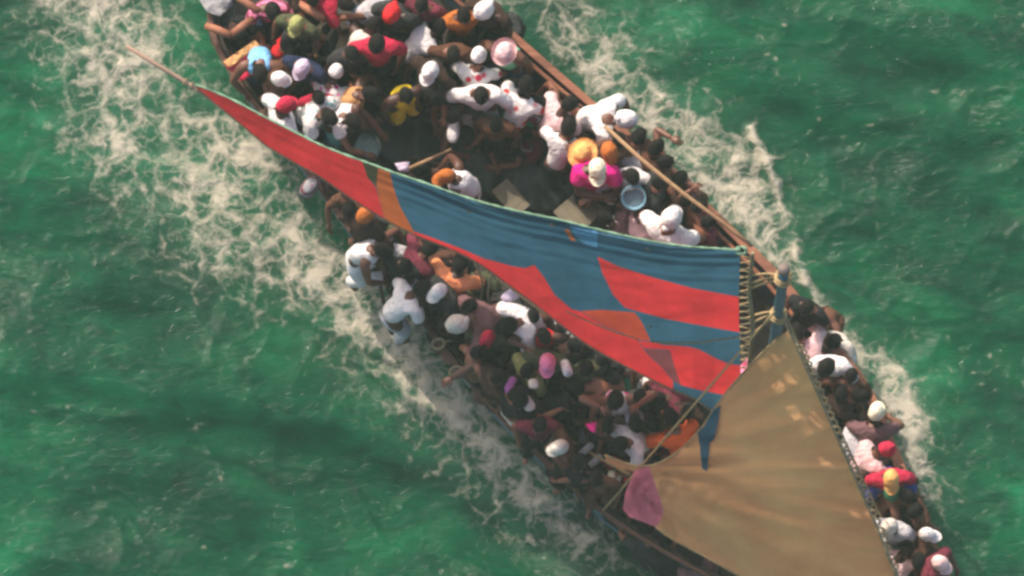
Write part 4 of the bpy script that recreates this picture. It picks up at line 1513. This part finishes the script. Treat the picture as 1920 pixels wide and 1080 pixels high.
p(988, 694, 'stand', 235, 'olive', 'hair', T('purple'), 'person in pale olive shirt standing left of the pink cap')
p(968, 738, 'stand', 92, 'black', 'hair', T('offwhite'), 'person in black stretching a bare arm to the right', handR=(.12, .5, -.1), handL=(.0, .5, -.05), skin=4)
p(1080, 728, 'deep', 250, None, 'hair', T('green'), 'bare backed person bending left in the middle of the lower crowd', skin=4, s=1.06)
p(1154, 750, 'stand', 178, 'pinkprint', 'afro', T('mauve'), 'person in white and pink vest with both hands at the head', sleeve=0, handR=(.02, .12, .17), handL=(.02, .12, .17), s=1.05)
p(1108, 784, 'hug', 240, 'magenta', 'hair', T('palegrey'), 'person in magenta top hunched at the left of the pink vest')
p(1192, 794, 'lean', 172, 'palegrey', 'hair', T('darkbrown'), 'person in pale grey vest facing down by the tan sail', sleeve=0)
p(1259, 782, 'lean', 330, 'orange', 'hair', T('crimson'), 'person in bright orange shirt beside the tan sail', s=1.06, sleeve=.8)
p(1160, 833, 'lean', 238, 'white', 'afro', T('charcoal'), 'bushy haired person in white shirt at the corner of the tan sail', s=1.08)
p(1122, 818, 'hug', 200, 'lilac', 'hair', T('grey'), 'person in lilac top crouching left of the bushy haired white shirt')
p(1078, 648, 'stand', 160, 'darkbrown', 'hair', T('black'), 'person in dark brown top right of the red vest')
p(1062, 668, 'hug', 100, None, 'hair', H('black'), 'bare chested person crouching right of the pink cap')
p(1130, 672, 'stand', 205, 'charcoal', 'hair', T('black'), 'person in charcoal top close under the sail foot', s=.95)
p(1176, 690, 'sit', 210, 'brown', 'cap:palegrey', T('black'), 'person in pale grey cap under the sail foot')
p(1148, 706, 'deep', 150, None, 'hair', H('black'), 'bare backed person bending right under the sail foot', skin=2)
p(1218, 716, 'sit', 240, 'darkbrown', 'cap:white', T('black'), 'person in white cap beneath the lower red sail')
p(1232, 748, 'lean', 250, 'maroon', 'hair', T('black'), 'person in maroon shirt above the bright orange shirt')
p(1200, 745, 'stand', 190, 'charcoal', 'hair', T('black'), 'person in charcoal top right of the pink vest')
p(1275, 738, 'hug', 200, 'black', 'hair', T('black'), 'person in black hunched below the sail foot by the blue streamer')
p(1045, 770, 'hug', 130, 'green', 'hair', T('brown'), 'person in green top crouching in the lower crowd')
p(1030, 778, 'sit', 120, 'darkbrown', 'hair', H('grey'), 'person in dark brown shirt sitting against the starboard rail')
p(1062, 815, 'hug', 100, 'black', 'hair', T('black'), 'person in black crouched left of the magenta top')
p(1085, 845, 'hug', 60, 'brown', 'hair', T('black'), 'person in brown top crouching by the side rope')
p(1120, 742, 'hug', 300, 'charcoal', 'hair', T('green'), 'person in charcoal top hunched left of the pink vest')
p(965, 655, 'hug', 250, 'darkbrown', 'hair', T('black'), 'dark brown clad person crouching below the curved white shirt')
p(966, 712, 'sit', 230, 'navy', 'hair', T('purple'), 'person in navy sitting at the rail left of the pale olive shirt')
p(1220, 830, 'sit', 200, 'crimson', 'hair', T('black'), 'person in crimson top beside the edge of the tan sail')
p(1290, 770, 'stand', 210, 'darkbrown', 'hair', T('black'), 'person in dark brown top between orange shirt and tan sail', s=.92)
p(1122, 880, 'hug', 150, 'maroon', 'hair', T('black'), 'person in maroon hunched at the rail left of the pink canvas')
p(1135, 895, 'hug', 130, None, 'hair', H('charcoal'), 'bare backed person hunched along the rail left of the pink canvas')
p(1150, 895, 'hug', 200, 'crimson', 'cap:cream', T('black'), 'person in cream cap and crimson top beneath the pink canvas')
p(1205, 985, 'hug', 220, 'charcoal', 'hair', T('charcoal'), 'dark clothed person under the foot of the tan sail below the pink canvas')
p(1246, 1012, 'hug', 210, 'black', 'hair', T('black'), 'person in black under the foot of the tan sail at the bottom')
p(1305, 1046, 'hug', 205, 'mauve', 'hair', T('black'), 'person in mauve under the foot of the tan sail at the bottom edge')
p(852, 622, 'hug', 140, 'brown', 'hair', T('black'), 'person in brown crouching inside the rail left of the off white headscarf')
p(896, 660, 'stand', 140, None, 'hair', H('black'), 'bare armed person standing at the rail between the two rope strops')
p(934, 704, 'stand', 138, 'darkbrown', 'hair', T('black'), 'dark brown clad person at the rail below the lower rope strop')
p(976, 752, 'stand', 140, 'charcoal', 'hair', T('black'), 'person in charcoal at the starboard rail left of the outstretched arm')
p(1012, 796, 'stand', 136, 'maroon', 'hair', T('black'), 'person in maroon standing at the rail beside the pale grey rag')
p(1050, 838, 'stand', 138, 'brown', 'cap:offwhite', T('black'), 'person in off white cap standing at the starboard rail by the side rope')
p(1086, 866, 'stand', 140, 'black', 'hair', T('black'), 'person in black standing at the rail left of the fenders')
p(1118, 898, 'stand', 130, None, 'hair', H('brown'), 'bare backed person standing at the rail below the fenders', skin=1)
p(1146, 912, 'hug', 130, 'rust', 'hair', T('black'), 'person in rust top crouching at the rail below the fenders')
p(1180, 938, 'hug', 130, 'darkbrown', 'hair', T('black'), 'person in dark brown half hidden by the pink canvas at the rail')
p(905, 545, 'hug', 140, 'darkolive', 'hair', T('charcoal'), 'person in dark olive crouching beside the lilac rag under the boom')
p(935, 575, 'hug', 200, 'charcoal', 'hair', T('black'), 'person in charcoal crouching above the curved white shirt')
p(1000, 592, 'stand', 180, 'brown', 'hair', T('black'), 'person in brown shirt just below the sail foot above the red vest', s=.94)
p(1045, 622, 'hug', 190, 'grey', 'hair', T('black'), 'person in grey crouching under the boom by the rope knot')
p(880, 572, 'stand', 230, 'darkbrown', 'hair', T('black'), 'person in dark brown top between peach shirt and off white headscarf', s=.92)
p(760, 500, 'stand', 200, 'black', 'hair', T('black'), 'person in black between the maroon shirt and the white vest', s=.95)
p(835, 505, 'hug', 200, 'brown', 'hair', T('black'), 'person in brown hunched left of the peach orange shirt')
p(1100, 690, 'stand', 170, 'darkolive', 'hair', T('black'), 'person in dark olive top in the middle of the lower crowd', s=.95)
p(1030, 738, 'hug', 200, 'palegrey', 'hair', T('black'), 'person in pale grey top crouching below the pink cap')
p(1060, 750, 'stand', 180, 'black', 'hair', T('black'), 'person in black left of the bare backed person in the lower crowd', s=.93)
p(1140, 800, 'stand', 190, 'brown', 'hair', T('black'), 'person in brown below the white and pink vest', s=.92)
p(1225, 795, 'stand', 200, 'darkolive', 'hair', T('black'), 'person in dark olive left of the bright orange shirt', s=.93)
p(985, 250, 'hug', 240, 'maroon', 'hair', T('black'), 'person in maroon crouching near the right end of the tarpaulin')
p(930, 235, 'stand', 200, 'brown', 'hair', T('black'), 'person in brown top below the white shirt with spread arms', s=.92)
p(1160, 262, 'stand', 190, 'mauve', 'hair', T('black'), 'person in mauve top between rust cap and bent white shirt', s=.96)
p(820, 175, 'stand', 200, 'charcoal', 'hair', T('black'), 'person in charcoal right of the yellow vest', s=.95)
# --- bow, right of the mast
p(1512, 576, 'stand', 70, 'black', 'hair', T('black'), 'person in black by the port rail beside the mast')
p(1496, 622, 'deep', 330, 'palepink', 'hair', T('black'), 'person in pale pink shirt bent beside the head of the tan sail', sleeve=1.2)
p(1540, 612, 'hug', 60, None, 'hair', H('brown'), 'bare armed person hugging knees at the port rail', skin=1)
p(1563, 640, 'sit', 80, 'offwhite', 'hair', T('offwhite'), 'person in off white top sitting on the port rail above the white shirt')
p(1549, 688, 'lean', 190, 'white', 'afro', T('palegrey'), 'bushy haired person in white shirt right of the tan sail head', s=1.1, sleeve=.9, lean=14, hp=12)
p(1596, 704, 'stand', 100, 'brown', 'hair', H('black'), 'slim dark person at the port rail right of the white shirt', s=.9)
p(1575, 735, 'lean', 200, None, 'hair', H('black'), 'bare chested person below the white shirt at the bow', skin=1)
p(1612, 742, 'deep', 80, 'darkbrown', 'hair', T('black'), 'person in dark brown bending towards the port rail at the bow')
p(1585, 780, 'hug', 180, 'black', 'hair', T('black'), 'person in black crouching beside the forward rope')
p(1642, 776, 'lean', 5, 'mauve', 'cap:cream', T('palegrey'), 'person in cream cap and mauve shirt at the port rail', lean=40, s=1.05)
p(1632, 810, 'deep', 10, 'palegrey', 'hair', T('charcoal'), 'person in pale grey shirt bent over below the cream cap')
p(1608, 830, 'hug', 170, 'black', 'hair', T('black'), 'person in black low between forward rope and pale grey shirt')
p(1659, 842, 'lean', 40, 'palepink', 'cap:crimson', T('palegrey'), 'person in crimson cap and pale pink shirt near the bow', s=1.04)
p(1671, 896, 'stand', 185, 'crimson', 'cap:straw', T('black'), 'person in straw coloured cap and crimson top near the bow')
p(1672, 920, 'lean', 200, 'blue', 'scarf:green', T('navy'), 'person in green headscarf and blue shirt near the bow')
p(1628, 905, 'hug', 150, 'palegrey', 'hair', T('grey'), 'person in pale grey hunched beside the edge of the tan sail')
p(1702, 930, 'lean', 80, None, 'hair', H('black'), 'bare backed person at the port rail right of the blue shirt', skin=1)
p(1715, 958, 'stand', 100, 'brown', 'hair', H('black'), 'person in brown at the port rail below the blue shirt')
p(1668, 988, 'stand', 200, 'palegrey', 'cap:offwhite', T('grey'), 'person in off white cap near the bottom right')
p(1650, 1012, 'hug', 200, 'white', 'scarf:white', T('grey'), 'person in white headscarf tight against the tan sail at the bottom', s=.9)
p(1700, 1012, 'deep', 20, 'palepink', 'hair', T('charcoal'), 'person in pale pink shirt bending forward at the bottom right')
p(1738, 1002, 'stand', 90, 'brown', 'cap:white', H('black'), 'person in white cap at the port rail near the bottom edge', s=.95)
p(1762, 1056, 'stand', 120, 'maroon', 'cap:palepink', H('black'), 'person in pale pink cap at the bottom right corner of the crowd')
p(1722, 1050, 'lean', 200, 'darkbrown', 'hair', T('black'), 'person in dark brown at the bottom edge beside the pale pink cap')
p(1690, 1070, 'hug', 180, 'rust', 'hair', T('black'), 'person in rust top hunched at the bottom edge')
p(1690, 965, 'hug', 170, 'black', 'hair', T('black'), 'person in black crouched above the off white cap near the bow')
p(1625, 868, 'hug', 150, 'brown', 'hair', T('black'), 'person in brown top low beside the forward rope near the bow')
p(1480, 665, 'stand', 20, 'pink', 'cap:white', T('green'), 'person in pink top wedged between mast and tan sail')
finish_people()

# ------------------------------------------------------------------ things lying aboard


def sheet(name, poly, z, mat, label, cat, amp=.05, fr=4.0, step=10, group=None, thick=.012):
    (nm, _), v, f = sail(poly, [], lambda x, y: z + amp * float(vnoise(x / 160 * fr * 2 + z, y / 160 * fr * 2, 3)) + amp * .5 * float(vnoise(x / 160 * fr * 5, y / 160 * fr * 5, 4)), step, (name, mat))[0]
    c = sum(v, Vector()) / len(v)
    o = mesh(name, [q - c for q in v], f, mat)
    o.location = c
    s = o.modifiers.new('thickness', 'SOLIDIFY'); s.thickness = thick
    tag(o, label, cat, group)
    return o


TARP = simple('dark_tarpaulin', srgb(52, 60, 54), rough=0.45, var=0.4, scale=3, bump=0.5, bscale=9, spec=.4)
sheet('tarpaulin', [(690, 215), (760, 200), (850, 190), (960, 215), (1030, 240), (1075, 300), (1085, 350), (1040, 400), (960, 385), (860, 350), (760, 315), (700, 285), (670, 250)],
      .62, TARP, 'crumpled black green tarpaulin spread amidships above the sail', 'tarpaulin', .09, 3.0)
SACK = simple('beige_sacking', srgb(176, 158, 132), rough=.95, var=.25, scale=9, bump=.6, bscale=60)


def sackm(name, px, py, z, sx, sy, sz, rot, mat, label, cat, group=None, noise=.16):
    v, f = ellipsoid(sx, sy, sz, 18, 12)
    v = np.array(v)
    # squarer than an egg, slumped and dented
    for q in range(3):
        m_ = abs(v[:, q]).max()
        v[:, q] = np.sign(v[:, q]) * m_ * (abs(v[:, q]) / m_) ** .75
    v = v * (1 + noise * vnoise3(v + px, 9, 2) + noise * .5 * vnoise3(v + py, 24, 4))[:, None]
    c = at(px, py, z)
    v[:, 2] = np.maximum(v[:, 2], -sz * .8)
    o = mesh(name, v, f, mat)
    o.location = c
    o.rotation_euler = (0, 0, -R(rot))
    return tag(o, label, cat, group)


sackm('sack', 620, 72, 1.05, .20, .26, .12, 20, SACK, 'beige sack with a pair of black shoes lying on it', 'sack')
for i, (x, y, r_) in enumerate(((606, 62, 40), (625, 80, 15))):
    c = at(x, y, 1.2)
    rings = []
    for t, w, h in ((-.14, .03, .05), (-.11, .045, .07), (-.03, .042, .065), (.05, .05, .045), (.11, .042, .035), (.14, .02, .02)):
        rings.append([(w * math.cos(a), t, max(-.01, h * math.sin(a) + .02)) for a in np.linspace(0, 2 * math.pi, 10, endpoint=False)])
    v = [q for rr in rings for q in rr]
    f = [(j * 10 + k, j * 10 + (k + 1) % 10, j * 10 + 10 + (k + 1) % 10, j * 10 + 10 + k) for j in range(5) for k in range(10)] + [tuple(reversed(range(10))), tuple(range(50, 60))]
    o = mesh('shoe', v, f, cloth('black'))
    o.location = c; o.rotation_euler = (0, 0, -R(r_))
    tag(o, 'black shoe on the beige sack, ' + ('the upper left one of the pair' if i == 0 else 'the lower right one of the pair'), 'shoe', 'pair of black shoes')
BAG = simple('grey_green_bag_cloth', srgb(132, 156, 146), rough=.8, var=.2, scale=8, bump=.5, bscale=20)
sackm('bag', 690, 276, 1.0, .16, .13, .10, 30, BAG, 'grey green cloth bag held beside the white vest above the sail', 'bag')
sackm('bag', 580, 352, 1.25, .09, .14, .12, 40, cloth('check'), 'striped grey bag on the starboard rail under the red sail', 'bag')
sackm('bundle', 712, 402, 1.25, .07, .15, .07, 120, cloth('offwhite'), 'off white rolled bundle right of the flat orange cap', 'bundle')
sackm('bundle', 745, 432, 1.2, .13, .09, .07, 20, cloth('darkolive'), 'dull olive bundle at the sail foot above the maroon shirt', 'bundle')
sackm('bundle', 960, 553, 1.75, .14, .07, .06, -30, cloth('lilac'), 'pale lilac rag bundled on the boom beside the red sail', 'bundle')
sackm('bundle', 957, 722, 1.9, .05, .11, .05, 25, cloth('purple'), 'purple cloth bundle left of the pale olive shirt', 'bundle')
sackm('bundle', 850, 243, 1.3, .07, .16, .07, 5, cloth('white'), 'white cloth bundle hanging over the tarpaulin', 'bundle')
sackm('bundle', 1154, 423, 1.5, .08, .12, .06, -40, cloth('white'), 'white cloth bundle beside the mauve top at the sail edge', 'bundle')
sackm('bundle', 1000, 720, 1.9, .06, .06, .05, 0, cloth('offwhite'), 'small off white bundle below the pink cap', 'bundle')
sackm('bundle', 990, 757, 1.8, .10, .07, .06, 60, cloth('offwhite'), 'crumpled off white rag by the side rope at the starboard rail', 'bundle')
sackm('bundle', 1000, 805, 1.1, .06, .12, .06, 20, cloth('palegrey'), 'pale grey rag hanging inside the starboard rail', 'bundle')
# white roll standing in the lower crowd
c = at(1062, 690, 1.98)
v, f = join([tube([Vector((0, 0, -.1)), Vector((0, 0, .02)), Vector((0, 0, .1)), Vector((0, 0, .105))], [.055, .06, .058, .05], 14)])
o = mesh('container', v, f, cloth('white')); o.location = c; o.rotation_euler = (R(52), 0, R(15))
tag(o, 'white plastic container tilted right of the pink cap', 'container')
v, f = tube([Vector((0, 0, .1)), Vector((0, 0, .125))], [.03, .028], 12)
mesh('lid', v, f, cloth('palegrey'), o)
# fenders by the tan sail corner
for i, (x, y) in enumerate(((1100, 842), (1117, 864))):
    a, b = at(x - 14, y + 12, 1.15), at(x + 12, y - 10, 1.2)
    pts = [lerp(a, b, t) for t in (0, .06, .14, .86, .94, 1)]
    v, f = tube(pts, [.015, .034, .042, .042, .034, .015], 12)
    cc = (a + b) / 2
    o = mesh('fender', [q - cc for q in v], f, cloth('palegrey')); o.location = cc
    tag(o, 'short pale grey fender at the starboard rail, ' + ('the upper one' if i == 0 else 'the lower one'), 'fender', 'pale grey fenders')
    v, f = tube([a - cc, a - cc + Vector((-.05, .02, -.02)), a - cc + Vector((-.1, .0, -.08))], .008, 5)
    mesh('lanyard', v, f, ROPE, o)

# bucket
BUCK = simple('light_blue_plastic', srgb(118, 160, 176), rough=.5, var=.12, scale=5, bump=.05)
prof = [(.0, -.13), (.085, -.13), (.095, -.12), (.125, .12), (.135, .125), (.135, .135), (.120, .135), (.112, .12), (.086, -.11), (.0, -.11)]
N = 24
v = [(r_ * math.cos(2 * math.pi * i / N), r_ * math.sin(2 * math.pi * i / N), z) for r_, z in prof for i in range(N)]
f = [(j * N + i, j * N + (i + 1) % N, j * N + N + (i + 1) % N, j * N + N + i) for j in range(len(prof) - 1) for i in range(N)]
bk = mesh('bucket', v, f, BUCK); bk.location = at(1190, 366, 1.72); bk.rotation_euler = (R(28), R(-6), 0); bk.scale = (1.12, 1.12, 1.1)
tag(bk, 'light blue plastic bucket held in front of the white long sleeved shirt', 'bucket')
v, f = tube([Vector((-.13 * math.cos(a), .10 * math.sin(a), .13)) for a in np.linspace(0, math.pi, 15)], .006, 5)
mesh('handle', v, f, cloth('grey'), bk)
v = [(.108 * math.cos(2 * math.pi * i / N), .108 * math.sin(2 * math.pi * i / N), .09) for i in range(N)]
mesh('contents', v, [tuple(range(N))], simple('grey_water', srgb(112, 132, 144), rough=.15, var=.1, bump=0), bk)


def board(px, py, z, w, l, th, rot, mat, label, tilt=0):
    v, f = boxm(0, 0, 0, w, l, th, .004)
    o = mesh('board', v, f, mat, smooth=False)
    o.location = at(px, py, z); o.rotation_euler = (R(tilt), 0, -R(rot))
    return tag(o, label, 'board')


board(1088, 395, 1.0, .40, .50, .02, 50, W_PLY, 'tan plywood board below the magenta shirt', 6)
board(958, 372, .9, .24, .42, .02, -40, W_PLY, 'grey plywood board half under the sail edge', 4)
v, f = tube([at(*q, z) for q, z in (((764, 317), 1.2), ((805, 299), 1.25), ((846, 280), 1.3))], [.024, .022, .019], 8)
cc = at(805, 299, 1.25)
o = mesh('pole', [q - cc for q in v], f, W_TAN); o.location = cc
tag(o, 'short bamboo pole slanting across the tarpaulin', 'pole')
v, f = tube([at(*q, z) for q, z in (((1134, 236), 2.2), ((1200, 297), 2.2), ((1280, 362), 2.15), ((1352, 415), 2.1), ((1410, 462), 2.05))], [.024, .026, .026, .024, .02], 8)
cc = at(1260, 350, 1.4)
o = mesh('pole', [q - cc for q in v], f, W_TAN); o.location = cc
tag(o, 'long pale wooden pole lying along the port rail', 'pole')
# dark oar trailing over the starboard side
cc = at(728, 575, .8)
v, f = tube([at(712, 530, 1.2), at(718, 560, 1.0), at(726, 592, .7)], [.022, .022, .02], 8)
bl = []
for t, w in ((0, .02), (.25, .045), (.7, .05), (1, .035)):
    q = lerp(at(726, 592, .7), at(737, 626, .35), t)
    bl.append([q + Vector((w * math.cos(a), w * .45 * math.sin(a), .012 * math.sin(a))) for a in np.linspace(0, 2 * math.pi, 8, endpoint=False)])
o = mesh('oar', [q - cc for q in v], f, W_DECK); o.location = cc
tag(o, 'dark wooden oar hanging over the starboard side into the foam', 'oar')
vv = [q - cc for rr in bl for q in rr]
ff = [(j * 8 + k, j * 8 + (k + 1) % 8, j * 8 + 8 + (k + 1) % 8, j * 8 + 8 + k) for j in range(3) for k in range(8)] + [tuple(reversed(range(8))), tuple(range(24, 32))]
mesh('blade', vv, ff, W_DECK, o)
# cloths over the stern rail
sheet('cloth', [(424, 124), (470, 92), (486, 100), (480, 140), (452, 152)], 1.3, cloth('crimson'), 'crimson cloth draped over the starboard rail at the stern', 'cloth', .04, 5, 7)
sheet('cloth', [(418, 116), (478, 76), (488, 86), (430, 126)], 1.38, cloth('tan'), 'tan orange cloth strip above the crimson cloth at the stern', 'cloth', .03, 5, 6)
sheet('cloth', [(362, -20), (430, -20), (436, 10), (412, 30), (388, 22)], 1.25, cloth('grey'), 'grey cloth over the rail in the top left of the boat', 'cloth', .05, 5, 8)
sheet('cloth', [(738, 455), (778, 466), (752, 490), (742, 488)], 1.5, cloth('palegrey'), 'pale grey triangular cloth right of the white vest', 'cloth', .04, 5, 6)
sheet('cloth', [(688, 510), (724, 508), (726, 528), (706, 542)], 1.12, cloth('palegrey'), 'pale grey cloth corner hanging over the starboard rail', 'cloth', .03, 5, 6)
sheet('cloth', [(740, 306), (768, 303), (766, 322), (748, 320)], 1.4, cloth('lilac'), 'pale lilac cloth at the sail edge by the bamboo pole', 'cloth', .03, 5, 6)
sheet('cloth', [(1098, 795), (1118, 792), (1116, 812), (1106, 806)], 1.95, cloth('magenta'), 'magenta cloth scrap in the lower crowd', 'cloth', .03, 5, 5)
sheet('cloth', [(1385, 690), (1402, 672), (1410, 685), (1392, 706), (1378, 708)], 2.9, cloth('pink'), 'pink and white rag tied at the luff of the mainsail', 'cloth', .04, 5, 5)

# ------------------------------------------------------------------ the air between aircraft and boat
HAZE = 0.00005
v, f = boxm(0, 0, 0, 3600, 3600, 1)
v = [(x, y, -2.0 if z < 0 else 800.0) for x, y, z in v]
hz = mesh('haze', v, f, smooth=False)
tag(hz, kind='stuff')
m = bpy.data.materials.new('haze_air')
m.use_nodes = True
nt = m.node_tree
for n_ in list(nt.nodes): nt.nodes.remove(n_)
out = nt.nodes.new('ShaderNodeOutputMaterial')
pv = nt.nodes.new('ShaderNodeVolumePrincipled')
pv.inputs['Color'].default_value = (0.74, 0.99, 0.86, 1)
pv.inputs['Density'].default_value = HAZE
pv.inputs['Anisotropy'].default_value = 0.0
nt.links.new(pv.outputs[0], out.inputs['Volume'])
hz.data.materials.append(m)
